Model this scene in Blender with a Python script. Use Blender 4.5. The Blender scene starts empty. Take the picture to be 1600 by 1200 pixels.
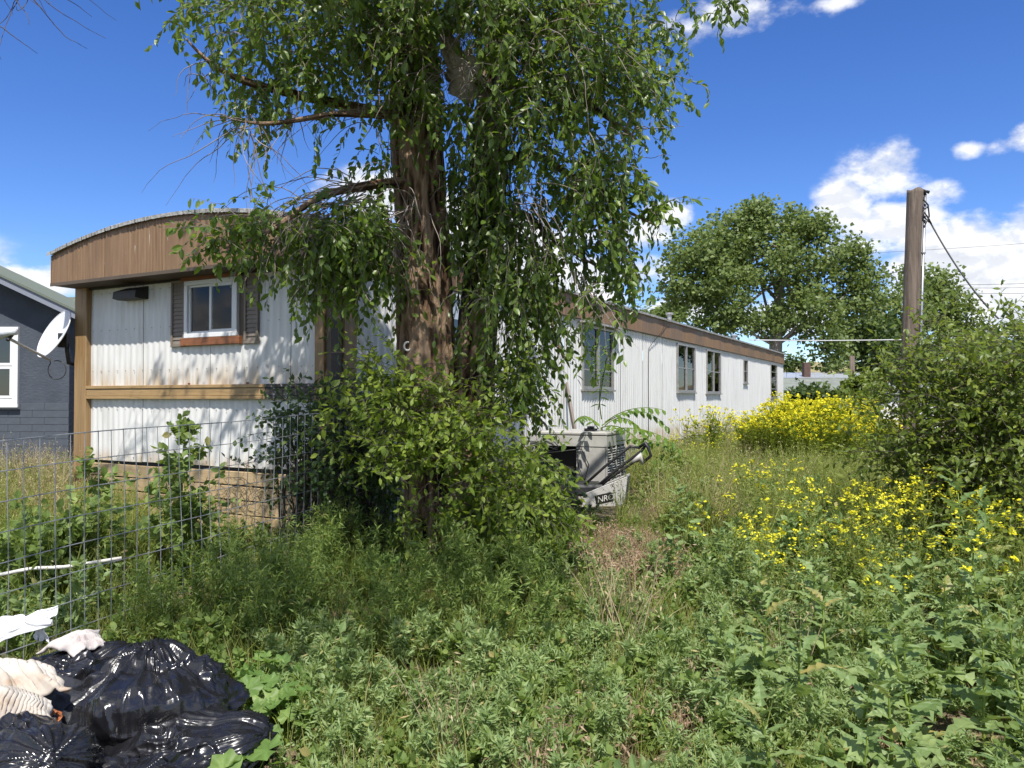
import bpy, math, random
import numpy as np
from mathutils import Vector, Matrix, noise as mnoise
R = math.radians
rng = np.random.default_rng(7)
random.seed(7)
scene = bpy.context.scene
# ------------------------------------------------------------------ camera, world, sun, exposure
EYE = 1.5; FPX = 1230.0; PITCH = math.atan2(22, FPX)
cam_data = bpy.data.cameras.new('camera'); cam = bpy.data.objects.new('camera', cam_data)
scene.collection.objects.link(cam); scene.camera = cam
cam.location = (0, 0, EYE); cam.rotation_euler = (math.pi/2 + PITCH, 0, 0)
cam_data.sensor_width = 36; cam_data.lens = 36*FPX/1600; cam_data.clip_start = 0.05; cam_data.clip_end = 6000
SUN_EL = R(57); SUN_AZ = R(176)        # azimuth clockwise from +Y
sdir = Vector((math.sin(SUN_AZ)*math.cos(SUN_EL), math.cos(SUN_AZ)*math.cos(SUN_EL), math.sin(SUN_EL)))
sl = bpy.data.lights.new('sun', 'SUN'); sl.energy = 4.3; sl.angle = R(0.53); sl.color = (1.0, 0.955, 0.88)
so = bpy.data.objects.new('sun', sl); scene.collection.objects.link(so)
so.rotation_euler = sdir.to_track_quat('Z', 'Y').to_euler(); so.location = (0, 0, 20)
scene.view_settings.view_transform = 'Standard'; scene.view_settings.look = 'None'
scene.view_settings.gamma = 1; scene.view_settings.use_curve_mapping = False
scene.view_settings.exposure = 0.78

def px2dir(px, py):
    a = (px-800)/FPX; b = (600-py)/FPX
    return Vector((a, math.cos(PITCH)-b*math.sin(PITCH), math.sin(PITCH)+b*math.cos(PITCH)))
def P(px, py, d):
    v = px2dir(px, py); v = v*(d/v.y)
    return np.array((v.x, v.y, v.z+EYE))

class NT:
    """small node-tree helper"""
    def __init__(s, tree): s.t = tree; s.n = tree.nodes; s.l = tree.links
    def add(s, typ, **kw):
        n = s.n.new(typ)
        for k, v in kw.items():
            if k.startswith('_'): continue
            setattr(n, k, v)
        return n
    def link(s, a, b): s.l.new(a, b)
    def math(s, op, a, b=None, c=None, clamp=False):
        n = s.n.new('ShaderNodeMath'); n.operation = op; n.use_clamp = clamp
        for i, v in enumerate((a, b, c)):
            if v is None: continue
            if isinstance(v, (int, float)): n.inputs[i].default_value = v
            else: s.l.new(v, n.inputs[i])
        return n.outputs[0]
    def vmath(s, op, a, b=None):
        n = s.n.new('ShaderNodeVectorMath'); n.operation = op
        for i, v in enumerate((a, b)):
            if v is None: continue
            if isinstance(v, (tuple, list, Vector)): n.inputs[i].default_value = tuple(v)
            else: s.l.new(v, n.inputs[i])
        return n.outputs['Value'] if op in ('LENGTH', 'DOT_PRODUCT', 'DISTANCE') else n.outputs[0]
    def mix(s, f, a, b, blend='MIX'):
        n = s.n.new('ShaderNodeMix'); n.data_type = 'RGBA'; n.blend_type = blend
        for i, v in ((0, f), (6, a), (7, b)):
            if isinstance(v, (int, float)): n.inputs[i].default_value = v
            elif isinstance(v, (tuple, list)): n.inputs[i].default_value = (*v[:3], 1)
            else: s.l.new(v, n.inputs[i])
        return n.outputs[2]
    def noise(s, vec, scale, detail=4, rough=.5, dist=0, out=0):
        n = s.n.new('ShaderNodeTexNoise'); n.inputs['Scale'].default_value = scale
        n.inputs['Detail'].default_value = detail; n.inputs['Roughness'].default_value = rough
        n.inputs['Distortion'].default_value = dist
        if vec is not None: s.l.new(vec, n.inputs['Vector'])
        return n.outputs[out]
    def ramp(s, f, stops, interp='LINEAR'):
        n = s.n.new('ShaderNodeValToRGB'); n.color_ramp.interpolation = interp
        e = n.color_ramp.elements
        while len(e) < len(stops): e.new(.5)
        for el, (p, c) in zip(e, stops):
            el.position = p; el.color = (*c[:3], 1) if not isinstance(c, (int, float)) else (c, c, c, 1)
        if isinstance(f, (int, float)): n.inputs[0].default_value = f
        else: s.l.new(f, n.inputs[0])
        return n.outputs[0]
    def mr(s, f, a, b, c=0., d=1., smooth=True):
        n = s.n.new('ShaderNodeMapRange'); n.interpolation_type = 'SMOOTHSTEP' if smooth else 'LINEAR'
        s.l.new(f, n.inputs[0])
        for i, v in enumerate((a, b, c, d)): n.inputs[i+1].default_value = v
        return n.outputs[0]

world = bpy.data.worlds.new('World'); scene.world = world; world.use_nodes = True
w = NT(world.node_tree); w.n.clear()
sky = w.add('ShaderNodeTexSky'); sky.sky_type = 'NISHITA'; sky.sun_disc = False
sky.sun_elevation = SUN_EL; sky.sun_rotation = SUN_AZ; sky.altitude = 1300
sky.air_density = 1.0; sky.dust_density = .3; sky.ozone_density = 4.0
tc = w.add('ShaderNodeTexCoord'); dirv = tc.outputs['Generated']
hs = w.add('ShaderNodeHueSaturation'); hs.inputs['Saturation'].default_value = 1.24; hs.inputs['Value'].default_value = .76
hs.inputs['Hue'].default_value = .514
w.link(sky.outputs[0], hs.inputs['Color'])
# clouds: soft discs of sky (direction, half-width) broken up by fractal noise
CL = [(1395,275,50,36,1),(1325,325,38,34,1),(1455,300,38,18,.75),(1380,350,60,34,1),(1350,385,60,26,.8),(1510,385,55,34,1),(1590,395,60,40,1),(1430,420,60,24,.9),
      (1540,440,120,34,1),(1620,470,120,40,1),(1515,230,26,15,.8),(1570,226,34,14,.7),(1610,214,36,20,.8),(1190,18,80,26,.7),(1290,4,40,12,.6),(1110,55,60,26,.5),(1055,335,34,20,1),(1010,360,40,20,.8),
      (985,430,50,24,.8),(1070,485,60,20,.9),(600,312,80,30,1),(690,340,80,44,1),(800,390,100,50,1),(900,440,90,40,1),(500,345,50,18,.6),
      (62,440,56,15,.9),(-10,446,60,16,.9),(1750,420,110,60,1),(1180,500,120,26,.7),(-300,400,140,40,.9)]
acc = None
for (px, py, rx, ry, k) in CL:
    c = px2dir(px, py).normalized()
    d = w.vmath('SUBTRACT', dirv, tuple(c))
    d = w.vmath('MULTIPLY', d, (FPX/rx/1.0*.62, FPX/rx*.62, FPX/ry*.62))
    ln = w.vmath('LENGTH', d)
    b = w.math('MULTIPLY', w.mr(ln, 1.25, 0.0, 0, 1), k)
    acc = b if acc is None else w.math('MAXIMUM', acc, b)
sc_ = w.vmath('MULTIPLY', dirv, (1, 1, 1.6))
n1 = w.noise(sc_, 9, 9, .58)
off = w.vmath('ADD', sc_, tuple(Vector(sdir)*.012 + Vector((0, 0, .006))))
n2 = w.noise(off, 9, 9, .58)
sep = w.add('ShaderNodeSeparateXYZ'); w.link(dirv, sep.inputs[0])
# scattered cumulus added outside the pictured part of the sky, thickened for fill light
gen = w.mr(w.noise(sc_, 2.6, 3, .5), .44, .60, 0, .85)
front = w.mr(sep.outputs[1], .55, .35, 0, 1)
gen = w.math('MULTIPLY', gen, front)
acc = w.math('MAXIMUM', acc, gen)
dens = w.math('ADD', acc, w.math('MULTIPLY', w.math('SUBTRACT', n1, .5), 2.6))
mask = w.mr(dens, .22, .78, 0, 1)
mask = w.math('MULTIPLY', mask, w.mr(acc, 0, .2, 0, 1))
shade = w.math('SUBTRACT', n1, n2)
shade = w.mr(shade, -.030, .035, 0, 1, False)
core = w.mr(dens, .6, 1.6, 1, .2)
lum = w.math('MULTIPLY', w.math('ADD', w.math('MULTIPLY', shade, .55), w.math('MULTIPLY', core, .55)), 1.0, clamp=True)
ccol = w.mix(lum, (2.5, 2.75, 3.25), (4.75, 4.8, 4.9))
col = w.mix(mask, hs.outputs[0], ccol)
bg = w.add('ShaderNodeBackground'); bg.inputs['Strength'].default_value = .14
w.link(col, bg.inputs[0]); wo = w.add('ShaderNodeOutputWorld'); w.link(bg.outputs[0], wo.inputs[0])

# ------------------------------------------------------------------ numpy noise
def _h(ix, iy, iz, s):
    n = (ix*374761393 + iy*668265263 + iz*1274126177 + s*974634777) & 0x7fffffff
    n = ((n ^ (n >> 13))*1274126177) & 0x7fffffff
    return ((n ^ (n >> 16)) & 0xffff)/65535.0
def vnoise(p, s=0):
    p = np.asarray(p, float); i = np.floor(p).astype(np.int64); f = p-i; f = f*f*(3-2*f)
    r = 0
    for dx in (0, 1):
        for dy in (0, 1):
            for dz in (0, 1):
                wgt = (f[..., 0] if dx else 1-f[..., 0])*(f[..., 1] if dy else 1-f[..., 1])*(f[..., 2] if dz else 1-f[..., 2])
                r = r + wgt*_h(i[..., 0]+dx, i[..., 1]+dy, i[..., 2]+dz, s)
    return r
def fbm(p, o=4, s=0, g=.5):
    a = 1; t = 0; m = 0; p = np.asarray(p, float)
    for k in range(o):
        t = t + a*vnoise(p*(2**k), s+k); m += a; a *= g
    return t/m
def ridged(p, o=4, s=0, g=.55):
    a = 1; t = 0; m = 0; p = np.asarray(p, float)
    for k in range(o):
        t = t + a*(1-np.abs(2*vnoise(p*(2**k), s+k)-1)); m += a; a *= g
    return t/m
def unit(v): return v/np.maximum(np.linalg.norm(v, axis=-1, keepdims=True), 1e-9)

# ------------------------------------------------------------------ materials
def M(name, col=(.5, .5, .5), rough=.6, metal=0, var=None, vscale=5, vstretch=(1, 1, 1), bump=0, bscale=40, spec=.5, build=None, coord='Object'):
    m = bpy.data.materials.new(name); m.use_nodes = True; t = NT(m.node_tree)
    b = t.n['Principled BSDF']; b.inputs['Roughness'].default_value = rough; b.inputs['Metallic'].default_value = metal
    b.inputs['Base Color'].default_value = (*col, 1); b.inputs['Specular IOR Level'].default_value = spec
    co = t.add('ShaderNodeTexCoord').outputs[coord]
    vec = t.vmath('MULTIPLY', co, vstretch)
    if var is not None:
        f = t.noise(vec, vscale, 6, .62)
        c = t.ramp(f, [(.3, col), (.7, var)]); t.link(c, b.inputs['Base Color'])
    if bump:
        bn = t.add('ShaderNodeBump'); bn.inputs['Strength'].default_value = bump; bn.inputs['Distance'].default_value = .01
        t.link(t.noise(vec, bscale, 5, .6), bn.inputs['Height']); t.link(bn.outputs[0], b.inputs['Normal'])
    if build: build(t, b, vec, co)
    return m
def leafmat(name, c1, c2, c3, trans=.35, rough=.5, spec=.35, tcol=None, inst=.5, dead=None):
    m = bpy.data.materials.new(name); m.use_nodes = True; t = NT(m.node_tree)
    b = t.n['Principled BSDF']; out = t.n['Material Output']
    g = t.add('ShaderNodeNewGeometry'); oi = t.add('ShaderNodeObjectInfo')
    f = t.math('FRACT', t.math('ADD', g.outputs['Random Per Island'], t.math('MULTIPLY', oi.outputs['Random'], 7.31)))
    stops = [(0, c1), (.55, c2), (1, c3)]
    if dead: stops = [(0, dead), (.035, dead), (.04, c1), (.55, c2), (1, c3)]
    c = t.ramp(f, stops)
    # slow drift of hue between neighbouring sprays
    nz = t.noise(t.add('ShaderNodeTexCoord').outputs['Object'], 2.3, 2)
    c = t.mix(t.mr(nz, .35, .65, 0, .55), c, tuple(.62*x for x in c2[:3]) if False else tuple((c1[i]*.8) for i in range(3)))
    back = t.mix(t.math('MULTIPLY', g.outputs['Backfacing'], .35), c, tuple(min(1, x*1.3+.035) for x in c2))
    t.link(back, b.inputs['Base Color']); b.inputs['Roughness'].default_value = rough; b.inputs['Specular IOR Level'].default_value = spec
    tr = t.add('ShaderNodeBsdfTranslucent')
    tc_ = t.mix(.6, c, tcol or tuple(min(1, x*y) for x, y in zip(c3, (1.9, 2.0, .9))))
    t.link(tc_, tr.inputs[0])
    mx = t.add('ShaderNodeMixShader'); mx.inputs[0].default_value = trans
    t.link(b.outputs[0], mx.inputs[1]); t.link(tr.outputs[0], mx.inputs[2]); t.link(mx.outputs[0], out.inputs[0])
    return m

# ------------------------------------------------------------------ mesh helpers
COL = scene.collection
def link(o, parent=None):
    COL.objects.link(o)
    if parent is not None: o.parent = parent
    return o
def tag(o, label=None, cat=None, group=None, kind=None):
    if label: o['label'] = label
    if cat: o['category'] = cat
    if group: o['group'] = group
    if kind: o['kind'] = kind
    return o
def thing(name, label, cat, loc=(0, 0, 0), rz=0, group=None):
    o = bpy.data.objects.new(name, None); COL.objects.link(o); o.empty_display_size = .1
    o.location = tuple(loc); o.rotation_euler = (0, 0, rz)
    return tag(o, label, cat, group)
def tri_mesh(name, V, F, mats, MI=None, smooth=False):
    V = np.ascontiguousarray(V, dtype=np.float32); F = np.ascontiguousarray(F, dtype=np.int32)
    me = bpy.data.meshes.new(name); me.vertices.add(len(V)); me.vertices.foreach_set('co', V.ravel())
    me.loops.add(F.size); me.loops.foreach_set('vertex_index', F.ravel())
    me.polygons.add(len(F)); me.polygons.foreach_set('loop_start', np.arange(0, F.size, F.shape[1], dtype=np.int32))
    for m in (mats if isinstance(mats, (list, tuple)) else [mats]): me.materials.append(m)
    if MI is not None: me.polygons.foreach_set('material_index', np.ascontiguousarray(MI, dtype=np.int32))
    me.polygons.foreach_set('use_smooth', np.full(len(F), bool(smooth)))
    me.update(calc_edges=True); return me
def obj_tri(name, V, F, mats, parent=None, MI=None, smooth=False):
    """parent given: V are WORLD coordinates when parent is an unrotated empty at its location"""
    V = np.asarray(V, float)
    if parent is not None and parent.type == 'EMPTY' and abs(parent.rotation_euler.z) < 1e-9: V = V - np.array(parent.location)
    return link(bpy.data.objects.new(name, tri_mesh(name, V, F, mats, MI, smooth)), parent)
class MB:
    """python mesh builder of boxes, tubes, sheets; parent-local coordinates"""
    def __init__(s): s.v = []; s.f = []
    def add(s, vs, fs):
        n = len(s.v); s.v += [tuple(v) for v in vs]; s.f += [tuple(i+n for i in f) for f in fs]; return s
    def box(s, x0, x1, y0, y1, z0, z1, M4=None, b=0):
        if b > 0:   # chamfered box
            vs = []; idx = {}
            for ix, X in enumerate((x0, x1)):
                for iy, Y in enumerate((y0, y1)):
                    for iz, Z in enumerate((z0, z1)):
                        sx = b if ix == 0 else -b; sy = b if iy == 0 else -b; sz = b if iz == 0 else -b
                        idx[(ix, iy, iz, 0)] = len(vs); vs.append((X, Y+sy, Z+sz))
                        idx[(ix, iy, iz, 1)] = len(vs); vs.append((X+sx, Y, Z+sz))
                        idx[(ix, iy, iz, 2)] = len(vs); vs.append((X+sx, Y+sy, Z))
            g = lambda a, b_, c, k: idx[(a, b_, c, k)]
            fs = [(g(0,0,0,0), g(0,0,1,0), g(0,1,1,0), g(0,1,0,0)), (g(1,0,0,0), g(1,1,0,0), g(1,1,1,0), g(1,0,1,0)),
                  (g(0,0,0,1), g(1,0,0,1), g(1,0,1,1), g(0,0,1,1)), (g(0,1,0,1), g(0,1,1,1), g(1,1,1,1), g(1,1,0,1)),
                  (g(0,0,0,2), g(0,1,0,2), g(1,1,0,2), g(1,0,0,2)), (g(0,0,1,2), g(1,0,1,2), g(1,1,1,2), g(0,1,1,2))]
            for a in (0, 1):
                for c in (0, 1):
                    fs.append((g(a,c,0,0), g(a,c,1,0), g(a,c,1,1), g(a,c,0,1)))
                    fs.append((g(a,0,c,0), g(a,1,c,0), g(a,1,c,2), g(a,0,c,2)))
                    fs.append((g(0,a,c,1), g(1,a,c,1), g(1,a,c,2), g(0,a,c,2)))
                    for e in (0, 1): fs.append((g(a,c,e,0), g(a,c,e,1), g(a,c,e,2)))
        else:
            vs = [(x, y, z) for x in (x0, x1) for y in (y0, y1) for z in (z0, z1)]
            fs = [(0, 1, 3, 2), (4, 6, 7, 5), (0, 4, 5, 1), (2, 3, 7, 6), (0, 2, 6, 4), (1, 5, 7, 3)]
        if M4 is not None: vs = [tuple(M4 @ Vector(v)) for v in vs]
        return s.add(vs, fs)
    def tube(s, pts, r, n=8, cap=True):
        pts = [Vector(p) for p in pts]; rr = r if hasattr(r, '__len__') else [r]*len(pts)
        vs = []; T = None; up = None
        for i, p in enumerate(pts):
            t = (pts[min(i+1, len(pts)-1)]-pts[max(i-1, 0)]).normalized()
            if up is None:
                up = t.orthogonal().normalized()
            up = (up - t*up.dot(t)).normalized(); sd = t.cross(up)
            for k in range(n):
                a = 2*math.pi*k/n; vs.append(p+(up*math.cos(a)+sd*math.sin(a))*rr[i])
        fs = [(i*n+k, i*n+(k+1) % n, (i+1)*n+(k+1) % n, (i+1)*n+k) for i in range(len(pts)-1) for k in range(n)]
        if cap: fs += [tuple(range(n-1, -1, -1)), tuple(range((len(pts)-1)*n, len(pts)*n))]
        return s.add(vs, fs)
    def prism(s, poly, d0, d1, axis='y'):
        n = len(poly)
        mk = {'y': lambda a, b, d: (a, d, b), 'x': lambda a, b, d: (d, a, b), 'z': lambda a, b, d: (a, b, d)}[axis]
        vs = [mk(a, b, d0) for a, b in poly]+[mk(a, b, d1) for a, b in poly]
        fs = [tuple(range(n))[::-1], tuple(range(n, 2*n))]+[(i, (i+1) % n, n+(i+1) % n, n+i) for i in range(n)]
        return s.add(vs, fs)
    def grid(s, fn, nu, nv):
        vs = [fn(i/nu, j/nv) for i in range(nu+1) for j in range(nv+1)]
        fs = [(i*(nv+1)+j, (i+1)*(nv+1)+j, (i+1)*(nv+1)+j+1, i*(nv+1)+j+1) for i in range(nu) for j in range(nv)]
        return s.add(vs, fs)
    def mesh(s, name, mat, smooth=False):
        me = bpy.data.meshes.new(name); me.from_pydata(s.v, [], s.f)
        for m in (mat if isinstance(mat, (list, tuple)) else [mat]): me.materials.append(m)
        bm_fix(me)
        if smooth: me.shade_smooth()
        me.update(); return me
    def build(s, name, mat, parent=None, smooth=False):
        return link(bpy.data.objects.new(name, s.mesh(name, mat, smooth)), parent)
import bmesh
def bm_fix(me):
    bm = bmesh.new(); bm.from_mesh(me); bmesh.ops.recalc_face_normals(bm, faces=bm.faces); bm.to_mesh(me); bm.free()
def solid(o, th, off=0):
    m = o.modifiers.new('solid', 'SOLIDIFY'); m.thickness = th; m.offset = off; return o

# foliage templates: (verts (k,3) as along, side, up ; tris)
def lance(wd=.2, fold=.05, droop=.06, peak=.35):
    V = np.array([(0,0,0), (peak,wd,fold), (peak,-wd,fold), (peak,0,0), (.7,wd*.8,fold*.6-droop*.4), (.7,-wd*.8,fold*.6-droop*.4), (.7,0,-droop*.4), (1,0,-droop)])
    F = np.array([(0,3,1),(0,2,3),(1,3,6),(1,6,4),(3,2,5),(3,5,6),(4,6,7),(6,5,7)])
    return V, F
def sliver(wd=.1, droop=.1):
    V = np.array([(0,0,0), (.4,wd,.02), (.4,-wd,-.02), (1,0,-droop)]); return V, np.array([(0,2,1),(1,2,3)])
ELM = lance(.23, .05, .08); NARROW = sliver(.1, .12); BROAD = lance(.33, .06, .05, .4); COTTON = (np.array([(0,0,0),(.35,.5,.05),(.35,-.5,.05),(1,0,-.05)]), np.array([(0,2,1),(1,2,3)]))
def scatter(tpl, Pn, D, N, S, wscale=None):
    """bake template at n frames -> V,F"""
    tv, tf = tpl; D = unit(D); N = N-D*(N*D).sum(-1, keepdims=True); N = unit(N); Sd = np.cross(N, D)
    S = np.asarray(S)[:, None, None]
    V = Pn[:, None, :]+S*(tv[None, :, 0:1]*D[:, None]+tv[None, :, 1:2]*Sd[:, None]+tv[None, :, 2:3]*N[:, None])
    n, k = len(Pn), len(tv)
    F = (tf[None]+(np.arange(n)*k)[:, None, None]).reshape(-1, 3)
    return V.reshape(-1, 3), F
def tubes(paths, rad, n=3):
    """paths (m,k,3), rad (m,k)"""
    m, k, _ = paths.shape
    T = np.gradient(paths, axis=1); T = unit(T)
    ref = np.where(np.abs(T[..., 2:3]) > .9, np.array([1., 0, 0]), np.array([0, 0, 1.]))
    A = unit(np.cross(T, ref)); B = np.cross(T, A)
    ang = np.arange(n)*2*np.pi/n
    V = paths[:, :, None]+rad[:, :, None, None]*(np.cos(ang)[:, None]*A[:, :, None]+np.sin(ang)[:, None]*B[:, :, None])
    base = (np.arange(m)*k*n)[:, None, None, None]
    i = np.arange(k-1)[:, None]*n; j = np.arange(n)[None]; j2 = (j+1) % n
    a = i+j; b = i+j2; c = i+n+j2; d = i+n+j
    F = np.stack([np.stack([a, b, c], -1), np.stack([a, c, d], -1)], -2)[None]+base[..., None]
    return V.reshape(-1, 3), F.reshape(-1, 3)
def merge(parts):
    Vs, Fs, Ms = [], [], []; o = 0
    for V, F, mi in parts:
        Vs.append(V); Fs.append(F+o); Ms.append(np.full(len(F), mi)); o += len(V)
    return np.concatenate(Vs), np.concatenate(Fs), np.concatenate(Ms)
def shoots(start, d0, length, k, grav, wob=.25, rg=None):
    rg = rg or rng
    n = len(start); pts = np.zeros((n, k, 3)); pts[:, 0] = start; d = unit(d0); st = (length/(k-1))[:, None]
    for i in range(1, k):
        pts[:, i] = pts[:, i-1]+d*st
        d = unit(d+np.array([0, 0, -1.])*grav+rg.normal(0, wob, (n, 3)))
    return pts
def leaf_frames(pts, per=1, out=.9, down=.5, t0=1, rg=None, jit=.3):
    """alternate leaves along shoots"""
    rg = rg or rng
    n, k, _ = pts.shape; T = unit(np.gradient(pts, axis=1))
    Ps, Ds, Ns = [], [], []
    for i in range(t0, k):
        for q in range(per):
            f = q/per
            p = pts[:, i]*(1-f)+pts[:, i-1]*f; t = T[:, i]
            a = rg.uniform(0, 2*np.pi, n)
            r_ = rg.normal(0, 1, (n, 3)); sd = unit(np.cross(t, r_))
            D = unit(t*.6+sd*out+np.array([0, 0, -down])+rg.normal(0, jit, (n, 3)))
            N = unit(np.array([0, -.35, .9])+rg.normal(0, .55, (n, 3)))
            Ps.append(p); Ds.append(D); Ns.append(N)
    return np.concatenate(Ps), np.concatenate(Ds), np.concatenate(Ns)

# ------------------------------------------------------------------ ground
def gz(x, y):
    x = np.asarray(x, float); y = np.asarray(y, float)
    t = np.clip((y-3)/5, 0, 1); t = t*t*(3-2*t)
    near = np.clip(1-np.hypot(x, y)/60, 0, 1)
    b = (vnoise(np.stack([x*.9, y*.9, x*0], -1), 3)-.5)*.10*near + (vnoise(np.stack([x*3.3, y*3.3, x*0], -1), 5)-.5)*.03*near
    return .24*t+b
def ax(lo, hi, step, far):
    c = list(np.arange(lo, hi+1e-6, step)); s = step; a = hi
    up = []
    while a < far: s *= 1.28; a += s; up.append(a)
    s = step; a = lo; dn = []
    while a > -far: s *= 1.28; a -= s; dn.append(a)
    return np.array(dn[::-1]+c+up)
gx = ax(-8, 8, .12, 2500); gy = ax(0, 22, .12, 2500)
GX, GY = np.meshgrid(gx, gy, indexing='ij'); GZ = gz(GX, GY)
V = np.stack([GX, GY, GZ], -1).reshape(-1, 3); nx, ny = len(gx), len(gy)
ii, jj = np.meshgrid(np.arange(nx-1), np.arange(ny-1), indexing='ij'); a = (ii*ny+jj).ravel()
F = np.concatenate([np.stack([a, a+ny, a+ny+1], -1), np.stack([a, a+ny+1, a+1], -1)])
def ground_b(t, b, vec, co):
    n_a = t.noise(co, .9, 5, .6); n_b = t.noise(co, 22, 6, .7); n_c = t.noise(co, 140, 3, .7)
    dirt = t.ramp(n_b, [(.3, (.115, .082, .055)), (.55, (.21, .16, .11)), (.75, (.33, .26, .185))])
    green = t.ramp(n_c, [(.3, (.030, .045, .014)), (.7, (.09, .11, .035))])
    c = t.mix(t.mr(n_a, .42, .60), dirt, green)
    sp = t.add('ShaderNodeSeparateXYZ'); t.link(co, sp.inputs[0])
    far = t.mr(sp.outputs[1], 22, 60); field = t.ramp(t.noise(co, .06, 5), [(.35, (.10, .12, .045)), (.65, (.22, .19, .10))])
    c = t.mix(far, c, field); t.link(c, b.inputs['Base Color'])
    bn = t.add('ShaderNodeBump'); bn.inputs['Distance'].default_value = .03; bn.inputs['Strength'].default_value = .9
    t.link(n_b, bn.inputs['Height']); t.link(bn.outputs[0], b.inputs['Normal'])
m_ground = M('ground_soil', rough=.95, spec=.1, build=ground_b)
o = obj_tri('ground', V, F, m_ground, smooth=True); tag(o, kind='structure')
# hills far behind
m_hill = M('dry_hill', (.36, .28, .16), .95, var=(.20, .19, .10), vscale=.03, spec=.1)
def hill(x0, x1, y0, y1, h, seed):
    n = 120; m_ = 24; xs = np.linspace(x0, x1, n); ys = np.linspace(y0, y1, m_)
    X, Y = np.meshgrid(xs, ys, indexing='ij'); prof = np.sin(np.linspace(0, np.pi, m_))[None]**.8
    e = np.clip(np.minimum((X-x0), (x1-X))/((x1-x0)*.2), 0, 1)
    Z = -2+(h+2)*prof*e*(.45+.75*fbm(np.stack([X*.006, Y*.006, X*0], -1), 5, seed))
    V = np.stack([X, Y, Z], -1).reshape(-1, 3)
    ii, jj = np.meshgrid(np.arange(n-1), np.arange(m_-1), indexing='ij'); a = (ii*m_+jj).ravel()
    F = np.concatenate([np.stack([a, a+m_, a+m_+1], -1), np.stack([a, a+m_+1, a+1], -1)])
    return tag(obj_tri('hill', V, F, m_hill, smooth=True), kind='structure')
hill(-60, 520, 420, 700, 36, 11); hill(-900, 60, 700, 1100, 26, 12)

# ------------------------------------------------------------------ mobile home
MA = R(-28.3); P0 = np.array((-1.64, 7.2)); UX = np.array((math.cos(MA), math.sin(MA))); UY = np.array((-math.sin(MA), math.cos(MA)))
Wd = 3.72; Ln = 24.2; ZB = .80; ZT = 2.76; ZF = 3.085; BOW = .225
mh = thing('mobile_home', 'long white corrugated mobile home with brown ribbed fascia behind the elm', 'mobile home', (P0[0], P0[1], 0), MA)
def siding_b(t, b, vec, co):
    g = t.noise(t.vmath('MULTIPLY', co, (9, 9, .8)), 1.3, 6, .65)
    c = t.ramp(g, [(.25, (.49, .48, .455)), (.5, (.62, .62, .605)), (.8, (.68, .68, .67))])
    sp = t.add('ShaderNodeSeparateXYZ'); t.link(co, sp.inputs[0])
    # rusty grime just above the mid rail and at the foot, run-off streaks
    z = sp.outputs[2]
    d1 = t.math('MULTIPLY', t.math('MULTIPLY', t.mr(z, 1.63, 1.95, 1, 0), t.mr(z, 1.60, 1.63, 0, 1)), t.mr(sp.outputs[1], .04, .05, 1, 0)); d2 = t.mr(z, .80, 1.0, 1, 0)
    st = t.mr(t.noise(t.vmath('MULTIPLY', co, (5, 5, .5)), 1.1, 5, .7), .36, .62)
    dirt = t.math('MULTIPLY', t.math('MAXIMUM', d1, d2), st)
    c = t.mix(t.math('MULTIPLY', dirt, .9), c, (.42, .32, .20))
    sm = t.mr(t.noise(co, 60, 2, .5), .70, .76); c = t.mix(t.math('MULTIPLY', sm, .5), c, (.25, .22, .19))
    t.link(c, b.inputs['Base Color'])
m_side = M('siding_white', rough=.42, spec=.4, build=siding_b)
def fasc_b(t, b, vec, co):
    g = t.noise(t.vmath('MULTIPLY', co, (20, 20, 1.2)), 1.2, 6, .65)
    c = t.ramp(g, [(.25, (.125, .074, .040)), (.55, (.20, .124, .069)), (.8, (.265, .175, .105))])
    sp = t.add('ShaderNodeSeparateXYZ'); t.link(co, sp.inputs[0])
    n_ = t.noise(t.vmath('MULTIPLY', co, (16, 16, 1.6)), 1.6, 3, .5)
    pt = t.math('MULTIPLY', t.mr(n_, .685, .70), t.mr(sp.outputs[2], 2.95, 3.15))
    c = t.mix(pt, c, (.72, .70, .66))
    pe = t.mr(t.noise(co, 34, 4, .7), .66, .70); pe = t.math('MULTIPLY', pe, t.mr(sp.outputs[0], -1.8, -3.6))
    c = t.mix(t.math('MULTIPLY', pe, .8), c, (.34, .20, .10))
    t.link(c, b.inputs['Base Color'])
m_fasc = M('fascia_brown', rough=.5, spec=.35, build=fasc_b)
def wood_b(c1, c2):
    def f(t, b, vec, co):
        g = t.noise(vec, 1.6, 7, .65, 1.2); t.link(t.ramp(g, [(.3, c1), (.7, c2)]), b.inputs['Base Color'])
    return f
m_post = M('post_tan', rough=.55, vstretch=(14, 14, 1), build=wood_b((.19, .115, .05), (.33, .215, .10)))
m_postd = M('post_dark', (.06, .045, .035), .6, var=(.10, .075, .05), vscale=3)
m_rail = M('rail_tan', rough=.5, vstretch=(1.5, 14, 30), build=wood_b((.24, .15, .065), (.42, .28, .13)))
def burn_b(t, b, vec, co):
    c = t.ramp(t.noise(co, 18, 6, .7), [(.42, (.015, .015, .015)), (.56, (.10, .08, .06)), (.62, (.55, .53, .50)), (.7, (.03, .03, .03))])
    t.link(c, b.inputs['Base Color'])
m_burn = M('rail_torn', rough=.6, build=burn_b)
m_dark = M('black_trim', (.012, .011, .010), .5)
m_soff = M('soffit_brown', (.045, .030, .022), .7, var=(.08, .055, .04))
m_red = M('stained_wood', rough=.5, vstretch=(3, 20, 24), build=wood_b((.13, .045, .018), (.27, .105, .04)))
m_shut = M('shutter_brown', (.15, .125, .10), .6, var=(.20, .17, .14), vscale=9)
m_wfr = M('window_white', (.66, .67, .68), .35)
m_alu = M('window_alu', (.42, .41, .40), .45, .6, var=(.30, .28, .26), vscale=12)
m_roof = M('roof_coating', (.55, .56, .57), .55, var=(.33, .34, .35), vscale=6, bump=.5, bscale=30)
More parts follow.
